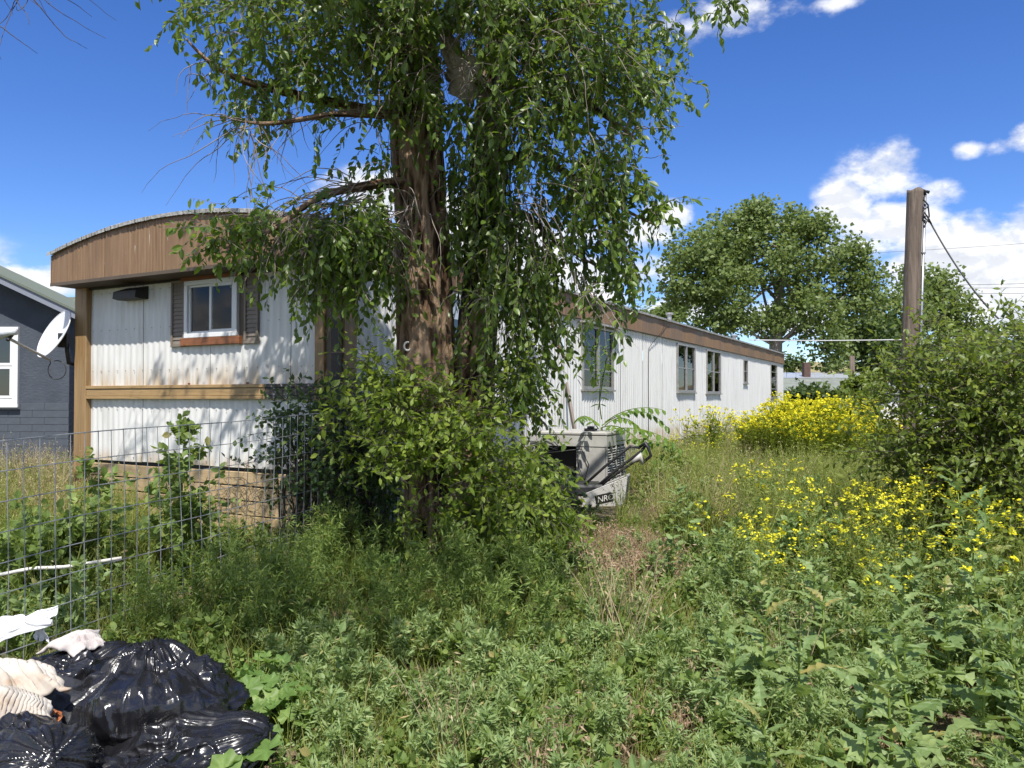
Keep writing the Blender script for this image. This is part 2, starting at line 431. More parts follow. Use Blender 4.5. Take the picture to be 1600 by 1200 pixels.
m_edge = M('roof_edge', (.42, .43, .42), .6, var=(.16, .15, .14), vscale=16, bump=.8, bscale=50)
def plank_b(t, b, vec, co):
    g = t.noise(vec, 1.6, 7, .65, 1.5); c = t.ramp(g, [(.3, (.30, .205, .105)), (.6, (.44, .33, .19)), (.8, (.50, .40, .25))])
    oi = t.add('ShaderNodeObjectInfo'); c = t.mix(t.math('MULTIPLY', oi.outputs['Random'], .5), c, (.33, .24, .14)); t.link(c, b.inputs['Base Color'])
m_plank = M('raw_plank', rough=.7, vstretch=(2, 14, 22), build=plank_b)
def glass(name, base, rough=.04):
    return M(name, base, rough, spec=.9)
m_glass_d = glass('window_glass_dark', (.020, .021, .022)); m_curt = M('curtain_tan', (.16, .125, .10), .8, vstretch=(14, 14, 1), var=(.11, .085, .07))
m_glassc = bpy.data.materials.new('clear_glass'); m_glassc.use_nodes = True
t_ = NT(m_glassc.node_tree); gl = t_.add('ShaderNodeBsdfGlossy'); gl.inputs['Roughness'].default_value = .02; tp = t_.add('ShaderNodeBsdfTransparent'); tp.inputs[0].default_value = (.72, .75, .74, 1)
fr = t_.add('ShaderNodeFresnel'); fr.inputs[0].default_value = 1.45; mx = t_.add('ShaderNodeMixShader')
t_.link(fr.outputs[0], mx.inputs[0]); t_.link(tp.outputs[0], mx.inputs[1]); t_.link(gl.outputs[0], mx.inputs[2]); t_.link(mx.outputs[0], t_.n['Material Output'].inputs[0])

def corr_panel(x0, x1, z0, z1, face, pitch=.094, amp=.0055, parent=mh, holes=(), off=0, mat=None, name='siding_panel', ztop=None, sharp=False):
    """face 'f': front wall y=off ; 'r': right wall x=off, running along y. Sheet folded into ribs; holes = (a0,a1,zb,zt)"""
    mb = MB(); L = x1-x0; seg = max(2, int(round(L/pitch))*(6 if not sharp else 4))
    As = [x0+L*i/seg for i in range(seg+1)]
    for h in holes: As += [h[0], h[1]]
    As = sorted(set(round(a, 4) for a in As if x0-1e-6 <= a <= x1+1e-6))
    def prof(a):
        ph = ((a/pitch) % 1)
        if sharp: return -.006 if ph < .16 else 0.
        return amp*(math.cos(2*math.pi*ph)*.8+.2*math.cos(6*math.pi*ph))
    zs = [z0, z1]
    for h in holes: zs += [h[2], h[3]]
    if ztop is None: zs = sorted(set(zs+[z0+(z1-z0)*k/3 for k in (1, 2)]))
    def pt(a, z):
        d = prof(a)+.004*math.sin(a*5.1+z*3.3)
        return (a, off-d, z) if face == 'f' else (off+d, a, z)
    n = len(zs)
    vs = [pt(a, (z if (ztop is None or z < z1-1e-6) else ztop(a))) for a in As for z in zs]; fs = []
    for i in range(len(As)-1):
        am = (As[i]+As[i+1])/2
        for j in range(n-1):
            zm = (zs[j]+zs[j+1])/2
            if any(h[0] < am < h[1] and h[2] < zm < h[3] for h in holes): continue
            fs.append((i*n+j, (i+1)*n+j, (i+1)*n+j+1, i*n+j+1))
    mb.add(vs, fs); o = mb.build(name, mat or m_side, parent, smooth=not sharp)
    return o
# front wall panels, in two tiers divided by the rail
wins0 = [(5.73, 7.07, 1.6, 2.7), (10.85, 12.25, 1.6, 2.7), (13.27, 14.67, 1.6, 2.7), (17.4, 17.95, 1.9, 2.7), (21.6, 22.75, 1.5, 2.7)]
SE = [-3.535, -2.63, -1.60, -.52, -.17]
fw = (-1.95, -1.19, 2.10, 2.70)
for a, b_ in zip(SE[:-1], SE[1:]):
    corr_panel(a+.003, b_-.003, 1.56, ZT-.03, 'f', holes=[h for h in [fw] if h[0] < b_ and h[1] > a])
    corr_panel(a+.003, b_-.003, ZB+.02*rng.random(), 1.56, 'f')
MB().box(-3.53, -.2, .05, .055, .2, ZT).build('backing_wall', m_dark, mh)
# right wall panels
wins = [(5.73, 7.07, 1.64, 2.66, 2), (10.85, 12.25, 1.63, 2.68, 2), (13.27, 14.67, 1.62, 2.68, 2), (17.4, 17.95, 1.93, 2.62, 1), (21.6, 22.75, 1.50, 2.66, 1)]
y = .30
while y < Ln-.05:
    y2 = min(y+1.19, Ln-.05)
    if y2 > Ln-.4: y2 = Ln-.05
    cut = [h for h in wins if h[0] <= y+.01 and h[1] >= y2-.01]
    if cut:
        corr_panel(y+.003, y2-.003, ZB-.18, cut[0][2], 'r', pitch=.108, amp=.011); corr_panel(y+.003, y2-.003, cut[0][3], 2.745, 'r', pitch=.108, amp=.011, ztop=lambda q: 2.745)
    else: corr_panel(y+.003, y2-.003, ZB-.18, 2.745, 'r', pitch=.108, amp=.011, holes=[h[:4] for h in wins if h[0] < y2 and h[1] > y], off=0)
    y = y2
# other two walls and floor
MB().box(-3.72, -3.71, .3, Ln, .5, 2.75).build('side_wall', m_side, mh); MB().box(-3.7, 0, Ln-.02, Ln, .5, 2.75).build('end_wall', m_side, mh)
MB().box(-3.68, -.12, .15, Ln-.1, .55, .62).build('floor_frame', m_dark, mh)
# posts
MB().box(-3.745, -3.535, -.06, .16, .30, ZT, b=.006).build('corner_post', m_post, mh)
MB().box(-.17, -.055, -.06, .14, .30, ZT, b=.006).build('corner_post', m_post, mh)
MB().box(-.055, .015, -.035, .12, .30, ZT, b=.004).build('corner_strip', m_postd, mh)  # dark strip: shade of the recess beside the post, put into its colour
MB().box(-.02, .035, .12, .30, .30, ZT, b=.004).build('corner_strip', m_post, mh)
# mid rail: milled board with two grooves
def rail(x0, x1, mat, nm):
    mb = MB()
    for z0, z1, yy in ((1.490, 1.520, -.055), (1.523, 1.600, -.048), (1.603, 1.636, -.058)): mb.box(x0, x1, yy, .0, z0, z1, b=.003)
    return mb.build(nm, mat, mh)
rail(-3.635, -.80, m_rail, 'mid_rail'); rail(-.797, -.172, m_burn, 'mid_rail')['label'] = 'blackened torn end of the rail'
for xx in (-1.88, -1.05): MB().tube([(xx, -.03, 1.63), (xx, -.03, 1.655)], .012).build('rail_bolt', m_red, mh)
sb = MB()
for z in (2.66, 2.25, 1.80, 1.38, .86):
    for q in range(24):
        xx = -3.48+q*.141
        if -2.0 < xx < -1.15 and z > 2.0: continue
        sb.tube([(xx, -.012, z), (xx, -.004, z)], .0045, 6)
for z in (2.66, .72):
    for q in range(150):
        yy = .4+q*.157
        if any(h[0]-.05 < yy < h[1]+.05 and h[2] < z < h[3] for h in wins0): continue
        sb.tube([(.016, yy, z), (.006, yy, z)], .005, 5)
sb.build('siding_screws', M('screw_grey', (.28, .25, .22), .5, .3), mh)['kind'] = 'stuff'
# front window
fwd = link(bpy.data.objects.new('window', None), mh)
def wframe(x0, x1, z0, z1, face, t, d0, d1, mat, parent, name='window_frame', off=0):
    mb = MB()
    def bx(a0, a1, zz0, zz1):
        if face == 'f': mb.box(a0, a1, off+d0, off+d1, zz0, zz1, b=.003)
        else: mb.box(off-d1, off-d0, a0, a1, zz0, zz1, b=.003)
    bx(x0, x1, z0, z0+t); bx(x0, x1, z1-t, z1); bx(x0, x0+t, z0+t+.001, z1-t-.001); bx(x1-t, x1, z0+t+.001, z1-t-.001)
    return mb.build(name, mat, parent)
wframe(-1.95, -1.19, 2.115, 2.70, 'f', .045, -.045, .03, m_wfr, fwd)
wframe(-1.905, -1.545, 2.16, 2.655, 'f', .022, -.02, .02, m_wfr, fwd, 'sash'); wframe(-1.585, -1.235, 2.16, 2.655, 'f', .032, -.038, -.018, m_wfr, fwd, 'sash')
MB().box(-1.885, -1.565, -.004, .0, 2.18, 2.635).build('pane', m_glassc, fwd); MB().box(-1.555, -1.265, -.032, -.028, 2.19, 2.625).build('pane', m_glassc, fwd)
mb = MB(); mb.grid(lambda u, v: (-1.90+.66*u, .07+.012*math.sin(u*60), 2.1+.6*v), 60, 1); mb.build('curtain', m_curt, fwd, True)
MB().box(-2.00, -1.15, -.05, -.002, 2.035, 2.112, b=.004).build('window_sill', m_red, fwd)
MB().box(-2.00, -1.15, -.05, -.002, 2.703, 2.757, b=.004).build('window_head', m_red, fwd)
for x0, x1 in ((-2.165, -1.955), (-1.105, -.915)):
    sh = wframe(x0, x1, 2.03, 2.72, 'f', .028, -.035, -.003, m_shut, mh, 'shutter')
    for k in range(15):
        z = 2.062+k*.0425
        mt = Matrix.Translation((0, -.018, z+.02)) @ Matrix.Rotation(R(-13), 4, 'X')
        MB().box(x0+.028, x1-.028, -.003, .003, -.0225, .0225, mt).build('slat', m_shut, sh)
MB().box(-1.185, -1.11, -.012, .0, 2.03, 2.72).build('shutter_backing', m_postd, mh)
# vent hood
vh = MB(); vh.prism([(-.001, 2.70), (-.16, 2.64), (-.17, 2.565), (-.10, 2.555), (-.001, 2.56)], -2.92, -2.55, 'x'); vh = vh.build('vent_hood', m_dark, mh)
MB().box(-2.90, -2.57, -.165, -.158, 2.575, 2.585).build('vent_flap', m_postd, vh)
# front fascia: ribbed sheets up to the bowed roof line
def arch(x): 
    u = (x+Wd/2)/(Wd/2+.03); return ZF+BOW*(1-u*u)
FX = [-3.725, -2.80, -1.91, -.96, .03]
for a, b_ in zip(FX[:-1], FX[1:]):
    corr_panel(a+.002, b_-.002, ZT-.01, 3.3, 'f', pitch=.047, off=-.34, mat=m_fasc, name='fascia_panel', ztop=lambda x: arch(x)-.012, sharp=True)
for s_ in (-3.731, .032):   # returns
    MB().box(s_-.006, s_+.006, -.345, .30, ZT-.01, ZF-.012).build('fascia_return', m_fasc, mh)
MB().box(-3.725, .03, -.345, -.005, ZT-.022, ZT-.012).build('soffit', m_soff, mh)
MB().box(-3.735, .04, -.352, -.343, ZT-.03, ZT+.006, b=.001).build('drip_edge', m_postd, mh)
MB().box(-3.53, -.18, -.03, .02, 2.715, ZT-.024).build('wall_head', m_dark, mh)
# long side fascia
y = .30
while y < Ln:
    y2 = min(y+2.39, Ln+.02)
    corr_panel(y+.002, y2-.002, 2.735, ZF-.01, 'r', pitch=.0475, off=.035, mat=m_fasc, name='fascia_panel', sharp=True); y = y2
MB().box(.0, .05, .30, Ln+.02, 2.722, 2.733).build('drip_edge', m_postd, mh)
# roof sheet, slightly lumpy, with ragged coated edge
def roof_pt(u, v):
    x = -3.78+u*(Wd+.13); yy = -.36+v*(Ln+.42)
    return (x, yy, arch(min(max(x, -3.72), .03))+.010+.012*mnoise.noise(Vector((x*1.3, yy*.8, 0))))
rf = MB(); rf.grid(roof_pt, 28, 90); rf = rf.build('roof', m_roof, mh, True); solid(rf, .02)
eb = MB()
n = 160
for i in range(n):
    x0 = -3.77+i*(Wd+.11)/n; x1 = x0+(Wd+.11)/n; j = .010*mnoise.noise(Vector((i*.7, 3, 1)))
    z0, z1 = arch(min(x0, .03)), arch(min(x1, .03))
    eb.add([(x0, -.372+j, z0-.020+j), (x1, -.372+j, z1-.020+j), (x1, -.372+j, z1+.016), (x0, -.372+j, z0+.016), (x0, -.35, z0+.022), (x1, -.35, z1+.022)], [(0, 1, 2, 3), (3, 2, 5, 4)])
eb.build('roof_edge', m_edge, mh)
eb = MB()
n = 220
for i in range(n):
    y0 = -.37+i*(Ln+.42)/n; y1 = y0+(Ln+.42)/n; j = .014*mnoise.noise(Vector((i*.9, 7, 1))); j2 = .014*mnoise.noise(Vector(((i+1)*.9, 7, 1)))
    eb.add([(.075, y0, ZF-.018+j), (.075, y1, ZF-.018+j2), (.075, y1, ZF+.022+j2*.5), (.075, y0, ZF+.022+j*.5), (.02, y0, ZF+.036), (.02, y1, ZF+.036), (.036, y0, ZF-.018+j), (.036, y1, ZF-.018+j2)],
           [(0, 1, 2, 3), (3, 2, 5, 4), (0, 6, 7, 1)])
eb.build('roof_edge', m_edge, mh)
for yy, xx in ((12, -.5), (19.5, -.7), (5, -1.8)):
    MB().tube([(xx, yy, 3.2), (xx, yy, arch(xx)+.22)], .05, 10).tube([(xx, yy, arch(xx)+.22), (xx, yy, arch(xx)+.26)], .09, 10).build('roof_vent', m_alu, mh)
# long side windows
m_blind = M('pale_blind', (.62, .62, .60), .7, vstretch=(1, 1, 40), var=(.42, .42, .42), vscale=1)
for k, (a, b_, z0, z1, np_) in enumerate(wins):
    wn = link(bpy.data.objects.new('window', None), mh)
    wframe(a, b_, z0, z1, 'r', .045, -.035, .03, m_alu, wn)
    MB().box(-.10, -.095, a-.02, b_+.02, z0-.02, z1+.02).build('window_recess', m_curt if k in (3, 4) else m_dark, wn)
    if np_ == 2:
        mid = (a+b_)/2; MB().box(-.02, .03, mid-.04, mid+.04, z0+.046, z1-.046, b=.003).build('mullion', m_alu, wn)
        for q0, q1 in ((a+.045, mid-.04), (mid+.04, b_-.045)):
            MB().box(-.005, .0, q0, q1, z0+.045, z1-.045).build('pane', m_glassc, wn)
            MB().box(.0005, .014, q0, q1, (z0+z1)/2-.012-.2*(k == 0), (z0+z1)/2+.012-.2*(k == 0)).build('glazing_bar', m_alu, wn)
        MB().box(-.085, -.08, a+.05, b_-.05, z0+.03, z0+(.42 if k == 0 else .20)).build('blind', m_blind, wn)
    else:
        MB().box(-.005, .0, a+.045, b_-.045, z0+.045, z1-.045).build('pane', m_glassc, wn)
        for zz in ((.5,) if k == 3 else (.27, .52, .76)):
            zc = z0+(z1-z0)*zz; MB().box(.0005, .016, a+.045, b_-.045, zc-.012, zc+.012).build('glazing_bar', m_alu, wn)
    MB().box(.0, .055, a-.03, b_+.03, z0-.03, z0-.003, b=.003).build('window_sill', m_alu, wn)
MB().box(.02, .14, 5.6, 7.2, 2.67, 2.70).build('window_awning', m_edge, mh)
# pale door near the front
dr = MB().box(.0, .03, 1.45, 2.25, ZB, 2.62, b=.004).build('door', M('door_pale_blue', (.48, .56, .64), .5, var=(.40, .47, .55)), mh)
MB().box(.03, .036, 1.6, 2.1, 1.75, 2.4).build('pane', m_glass_d, dr); MB().tube([(.03, 2.15, 1.7), (.08, 2.15, 1.7)], .02).build('handle', m_alu, dr)
wframe(1.38, 2.32, ZB, 2.69, 'r', .065, -.045, .0, m_wfr, mh, 'door_frame')
# cable that drops down the long wall
MB().tube([(.085, 9.95, 3.10), (.06, 9.6, 2.80), (.03, 9.1, 2.55), (.022, 8.95, 2.45), (.02, 8.93, 1.9), (.02, 8.93, .75)], .006, 5).build('wall_cable', m_dark, mh)
# skirt of raw planks under the front
zz = ZB
for r_ in range(5):
    xs = [-3.535]+sorted(rng.uniform(-3.1, -.6, 1 if r_ % 2 else 2))+[-.17]
    for a, b_ in zip(xs[:-1], xs[1:]):
        if b_-a < .25: continue
        mt = Matrix.Translation(((a+b_)/2, -.02-.006*rng.random(), zz-.085)) @ Matrix.Rotation(R(rng.uniform(-.6, .6)), 4, 'Y')
        MB().box(-(b_-a)/2+.004, (b_-a)/2-.004, -.018, .018, -.064, .064, mt, b=.003).build('skirt_plank', m_plank, mh)
    zz -= .142
y = .3
m_skirt = M('skirt_sheet', (.33, .33, .33), .6, var=(.22, .2, .18), vscale=3)
MB().box(-.03, -.02, .3, Ln, .1, ZB-.10).build('skirt_sheet', m_skirt, mh)

# leaning board by the wall
def wall_pt(yy, xoff, z): p = P0+UX*xoff+UY*yy; return np.array((p[0], p[1], z))
m_oldw = M('weathered_board', rough=.85, vstretch=(20, 20, 1), build=wood_b((.10, .08, .065), (.26, .22, .19)))
def strut(name, a, b_, w_, t, mat, parent=None):
    a, b_ = Vector(a), Vector(b_); L = (b_-a).length; q = (b_-a).to_track_quat('Z', 'X'); 
    o = MB().box(-w_/2, w_/2, -t/2, t/2, 0, L, b=min(w_, t)*.12).build(name, mat, parent)
    o.rotation_mode = 'QUATERNION'; o.rotation_quaternion = q; o.location = a; return o
bp1 = wall_pt(5.2, .07, 1.73); bp0 = P(915, 695, 10.7); bp0[2] = gz(bp0[0], bp0[1])
tag(strut('leaning_board', bp0, P(885, 600, 11.75), .10, .035, m_oldw), 'weathered grey board leaning against the white wall above the air conditioner', 'board')
# black hose loop hanging on wall
hp = P(841, 675, 10.55); mb = MB(); mb.tube([(hp[0]+.14*math.cos(a)*.9, hp[1]+.05*math.cos(a), hp[2]+.15*math.sin(a)) for a in np.linspace(-1.9, 1.9, 20)], .018, 8)
tag(mb.build('hose_loop', M('black_hose', (.015, .015, .015), .35), None, True), 'black curved hose end hooked on the white wall left of the air conditioner', 'hose')
hk = P(637, 541, 6.2); tag(MB().tube([(hk[0]+.028*math.cos(a), hk[1], hk[2]+.033*math.sin(a)) for a in np.linspace(1.2, 6.0, 14)]+[(hk[0]+.05, hk[1], hk[2]+.06), (hk[0]+.03, hk[1], hk[2]-.22)], [.008]*14+[.003, .003], 6).build('plant_hook', M('hook_white', (.75, .72, .68), .5), None, True), 'small white curled hook hanging left of the elm trunk', 'hook')

# ------------------------------------------------------------------ neighbour house
HD = 13.0
hx = lambda px, d=HD: (px-800)/FPX*d
hz = lambda py, d=HD: EYE+(622-py)/FPX*d
def stucco_b(t, b, vec, co):
    sp = t.add('ShaderNodeSeparateXYZ'); t.link(co, sp.inputs[0])
    c = t.ramp(t.noise(co, 3, 5), [(.3, (.050, .060, .077)), (.7, (.070, .082, .102))]); t.link(c, b.inputs['Base Color'])
    bn = t.add('ShaderNodeBump'); bn.inputs['Strength'].default_value = .8; bn.inputs['Distance'].default_value = .012
    t.link(t.noise(t.vmath('MULTIPLY', co, (1, 1, 1.6)), 16, 5, .6), bn.inputs['Height']); t.link(bn.outputs[0], b.inputs['Normal'])
m_stu = M('stucco_blue', rough=.8, spec=.25, build=stucco_b)
nh = thing('neighbour_house', 'dark blue-grey stucco house with white window and green shingle roof at left', 'house', (hx(60), HD, 0))
ho = Vector((hx(60), HD, 0))
def L(x, y, z): return (x-ho.x, y-ho.y, z-ho.z)
xr = hx(108); xl = hx(108)-7.5; zr = hz(487); xm = (xr+xl)/2; slope = .47; zp = zr+slope*(xr-xm)
mb = MB(); mb.prism([(xl-ho.x, 0), (xr-ho.x, 0), (xr-ho.x, zr), (xm-ho.x, zp), (xl-ho.x, zr)], 0, .6, 'y'); mb.build('wall', m_stu, nh)
# painted brick at the foot: separate courses slightly proud
m_pbr = M('painted_brick', (.052, .062, .077), .7, var=(.068, .08, .10), vscale=8)
bx0 = MB().box(0, .392, -.005, .004, 0, .113, b=.002).mesh('brick', m_pbr)
for r_ in range(11):
    z = .12+r_*.118
    for c_ in range(7):
        x = xr-.40-c_*.398+(.199 if r_ % 2 else 0)
        if x+.39 > xr: x = xr-.392
        if z > 1.30: continue
        o = link(bpy.data.objects.new('brick', bx0), nh); o.location = (x-ho.x, -.002, z)
m_rake = M('rake_board', (.19, .205, .25), .5); 
for s_, xa, xb in ((1, xm, xr+.35), (-1, xl-.35, xm)):
    za = zp if s_ == 1 else zr-slope*.35; zb = zr-slope*.35 if s_ == 1 else zp
    mb = MB(); mb.prism([(xa-ho.x, za-.02), (xb-ho.x, zb-.02), (xb-ho.x, zb+.10), (xa-ho.x, za+.10)], -.35, -.32, 'y'); mb.build('rake_board', m_rake, nh)
    mb = MB(); mb.prism([(xa-ho.x, za+.10), (xb-ho.x, zb+.10), (xb-ho.x, zb+.14), (xa-ho.x, za+.14)], -.38, .62, 'y'); mb.build('roof', M('roof_grey', (.12, .14, .11), .9), nh)
m_shin = M('shingle_green', (.085, .115, .085), .9, var=(.15, .17, .125), vscale=14, bump=.6)
def shin_b(t, b, vec, co):
    oi = t.add('ShaderNodeObjectInfo'); c = t.mix(oi.outputs['Random'], (.075, .105, .075), (.16, .185, .135))
    c = t.mix(t.mr(t.noise(co, 60, 3), .4, .6), c, (.13, .15, .11)); t.link(c, b.inputs['Base Color'])
m_shin = M('shingle_green', rough=.92, build=shin_b)
# back wing with a green shingle slope facing the yard
wd_ = 17.; x0, x1 = hx(45, wd_), hx(135, wd_)
wz0 = hz(497, wd_); wz1 = hz(455, wd_)
MB().box(xl-ho.x+.1, hx(100)-ho.x-.1, .602, 2.6, 0, 2.85).build('wing_wall', m_stu, nh)
MB().box(hx(100)-ho.x-2.0, hx(121)-ho.x, 2.605, 3.0, 0, hz(480, 15.6)).build('wing_wall', m_stu, nh)
for k in range(26):
    z = .1+k*.115
    if z < hz(478, 15.6)-.1: MB().box(hx(104)-ho.x, hx(121)-ho.x, 2.575, 2.598, z, z+.108).build('siding_board', m_stu, nh)
cnt = 0
for r_ in range(7):
    f0 = r_/7; f1 = (r_+1.15)/7
    yA, yB = wd_-1.2+f0*2.2, wd_-1.2+f1*2.2; zA, zB = wz0+(wz1-wz0)*f0, wz0+(wz1-wz0)*f1
    x = x0-.8-(r_ % 2)*.17
    while x < x1-f0*.6:
        ww = .31+.05*rng.random()
        MB().add([L(x, yA, zA+.012), L(x+ww, yA, zA+.012), L(x+ww, yB, zB+.002), L(x, yB, zB+.002), L(x, yA, zA-.01), L(x+ww, yA, zA-.01)], [(0, 1, 2, 3), (4, 5, 1, 0)]).build('shingle', m_shin, nh); x += ww+.008
MB().add([L(x0-1, wd_+1, wz1), L(x1-.6, wd_+1, wz1), L(x1-.6, wd_+3, wz0-.4), L(x0-1, wd_+3, wz0-.4)], [(0, 1, 2, 3)]).build('roof', m_shin, nh)
# window of neighbour
nw = link(bpy.data.objects.new('window', None), nh); nw.location = (0, 0, 0)
wx0, wx1, wz0_, wz1_ = hx(-60)-ho.x, hx(30)-ho.x, hz(632), hz(511)
wframe(wx0, wx1, wz0_, wz1_, 'f', .09, -.05, .02, m_wfr, nw)
wframe(wx0+.1, wx1-.1, wz0_+.1, (wz0_+wz1_)/2-.01, 'f', .045, -.03, .01, m_wfr, nw, 'sash'); wframe(wx0+.1, wx1-.1, (wz0_+wz1_)/2, wz1_-.1, 'f', .045, -.025, .0, m_wfr, nw, 'sash')
MB().box(wx0+.14, wx1-.14, -.015, -.012, wz0_+.14, (wz0_+wz1_)/2-.05).build('pane', m_glass_d, nw); MB().box(wx0+.14, wx1-.14, -.015, -.012, (wz0_+wz1_)/2+.04, wz1_-.14).build('pane', m_glass_d, nw)
MB().box(wx0-.03, wx1+.03, -.09, -.052, wz0_-.05, wz0_-.002, b=.004).build('window_sill', m_wfr, nw)

# ------------------------------------------------------------------ satellite dish
dc = P(87, 523, 8.9); sd_ = thing('satellite_dish', 'pale grey satellite dish on the left corner of the mobile home', 'satellite dish', dc)
m_dish = M('dish_grey', (.60, .62, .65), .4, var=(.50, .52, .56), vscale=6); m_gm = M('galvanised', (.35, .36, .37), .4, .7); m_blk = M('mount_black', (.02, .02, .022), .5)
nrm = Vector((-.52, -.70, .42)).normalized(); qd = nrm.to_track_quat('Z', 'Y').to_matrix()
def dishpt(u, v, r=.30): 
    a = 2*math.pi*v; rr = u*r*1.0; p = qd @ Vector((rr*math.cos(a)*.92, rr*math.sin(a), .22*rr*rr/r-.045)); return tuple(p)
mb = MB(); mb.grid(lambda u, v: dishpt(max(u, .001), v), 12, 40); o = mb.build('reflector', m_dish, sd_, True); solid(o, .008)
rim = MB(); rim.tube([dishpt(1, k/40) for k in range(41)], .007, 6, False); rim.build('rim', m_dish, sd_, True)
lo = P(78, 562, 8.75)-dc; l1 = P(12, 528, 8.1)-dc
MB().tube([lo, l1], .016, 6).build('feed_arm', m_gm, sd_)
MB().tube([l1+np.array((-.10, 0, .03)), l1+np.array((.02, 0, .06)), l1+np.array((.09, 0, .065))], [.05, .04, .035], 12).build('feed_head', m_dish, sd_, True)
MB().tube([l1+np.array((.05, .0, .04)), l1+np.array((-.02, .03, -.02))], .02, 8).build('feed_bracket', m_blk, sd_)
bk = Vector(nrm)*-.05
MB().box(-.05, .05, -.06, .06, -.09, .07, Matrix.Translation(bk+Vector((.05, .02, -.03)))).build('mount_bracket', m_blk, sd_)
pm = P(119, 570, 9.0)-dc
MB().tube([tuple(bk+Vector((.07, .02, -.02))), (pm[0]*.5+.03, .02, pm[2]*.55), (pm[0]*.75, .03, pm[2]*.95), tuple(pm)], .024, 8).build('mount_arm', m_blk, sd_, True)
cc = P(89, 578, 8.8)-dc
MB().tube([tuple(lo)]+[(cc[0]+.10*math.cos(a), cc[1], cc[2]+.105*math.sin(a)) for a in np.linspace(2.4, 8.2, 26)], .0055, 5).build('cable', m_blk, sd_, True)

# ------------------------------------------------------------------ welded wire fence
def fpos(s): return np.array((-2.556+.386*s, 3.98+.923*s))       # s metres along
def ftop(s): return 1.286+.038*s-.002*s*s+.006*math.sin(s*3.1)
def fwob(s, z): return .020*math.sin(s*1.9+z*2)+.01*math.sin(s*5+z*4)
FN = np.array((.923, -.386))
fn = thing('wire_fence', 'grey welded wire mesh fence running from the lower left to the mobile home corner', 'fence', (fpos(0)[0], fpos(0)[1], 0))
m_wire = M('fence_wire', (.22, .235, .25), .5, .4, var=(.34, .35, .36), vscale=20)
def fp(s, z): 
    p = fpos(s)+FN*fwob(s, z)-fpos(0); return (p[0], p[1], z)
S0, S1 = -1.5, 3.25
for r_ in range(9):
    MB().tube([fp(s, ftop(s)-r_*.152) for s in np.arange(S0, S1, .1)], .0028 if r_ else .0034, 5).build('horizontal_wire', m_wire, fn)
s = S0
while s < S1:
    MB().tube([fp(s, ftop(s)+.004-(q/5)*1.24) for q in range(6)], .0025, 5).build('vertical_wire', m_wire, fn); s += .0885
m_rust = M('steel_post', (.05, .055, .05), .7, var=(.12, .07, .045), vscale=10)
MB().tube([fp(3.22, ftop(3.22)+.04), fp(3.22, .1)], .02, 6).build('fence_post', m_rust, fn)
MB().tube([fp(-1.4, ftop(-1.4)+.04), fp(-1.4, .0)], .02, 6).build('fence_post', m_rust, fn)

# ------------------------------------------------------------------ air conditioner
m_ac = M('ac_beige', (.42, .41, .385), .55, var=(.30, .29, .265), vscale=5, bump=.15)
acp = P(915, 777, 10.55); agz = gz(acp[0], acp[1])
ac = thing('air_conditioner', 'old beige outdoor air conditioner cabinet with open side beside the white wall', 'air conditioner', (acp[0], acp[1], agz), MA+R(4))
# local: x right(-ish toward wall normal), y along wall. box .9 (x) x .8 (y)
A0, A1, B0, B1, H = -.62, .42, -.42, .42, .86
zt = H
MB().box(A0-.015, A1+.015, B0-.015, B1+.015, zt-.05, zt, b=.015).build('top_cover', m_ac, ac)
MB().box(A0-.008, A1+.008, B0-.008, B1+.008, zt-.19, zt-.053, b=.004).build('upper_band', m_ac, ac)
MB().box(.02, A1, B0, B0+.012, .06, zt-.195).build('side_panel', m_ac, ac)
MB().box(A0, A0+.06, B0, B0+.012, .06, zt-.195).build('side_panel', m_ac, ac)
MB().box(A0, A1, B1-.012, B1, .06, zt-.195).build('side_panel', m_ac, ac); MB().box(A0, A0+.012, B0+.013, B1-.013, .06, zt-.195).build('side_panel', m_ac, ac)
MB().box(A0-.01, A1+.01, B0-.01, B1+.01, 0, .058).build('base_pan', m_ac, ac)
MB().box(A0+.1, A1-.1, B0+.15, B1-.1, .1, zt-.25).build('coil_core', m_dark, ac)
MB().box(A1-.025, A1-.015, B0+.02, B1-.02, .08, zt-.2).build('coil', m_dark, ac)
for q in range(5):
    yy = B0+.0+q*(B1-B0-.03)/4; MB().box(A1-.012, A1+.012, yy, yy+.03, .06, zt-.195).build('grille_post', m_ac, ac)
for q in range(4):
    ya = B0+.031+q*(B1-B0-.03)/4; yb = B0+(q+1)*(B1-B0-.03)/4-.001
    for r_ in range(18):
        z = .08+r_*.0325; mt = Matrix.Translation((A1, 0, z)) @ Matrix.Rotation(R(35), 4, 'Y')
        MB().box(-.010, .010, ya, yb, -.003, .003, mt).build('louvre', m_ac, ac)
MB().tube([(.05+.001*i, B0-.03, 0) for i in range(2)], .001, 3)
wr = [(-.45+.25*math.sin(k*.7), B0-.03-.01*math.sin(k), zt-.14+.07*math.cos(k*1.1)-.01*k) for k in range(14)]+[(.10, B0-.03, zt-.22), (.2, B0-.035, zt-.42), (.14, B0-.03, zt-.62), (.06, B0-.03, zt-.45), (.05, B0-.03, zt-.25)]
MB().tube(wr, .007, 5).build('loose_cable', m_blk, ac, True)
cp = MB(); cp.tube([(0, 0, 0), (0, 0, .03)], [.085, .09], 16).tube([(0, 0, .031), (0, 0, .06)], [.05, .045], 12)
cp = cp.build('black_cap', m_blk, None, True); cpp = P(923, 674, 10.4); cp.location = (cpp[0], cpp[1], agz+zt+.001); tag(cp, 'small round black plastic cap lying on top of the air conditioner', 'cap')
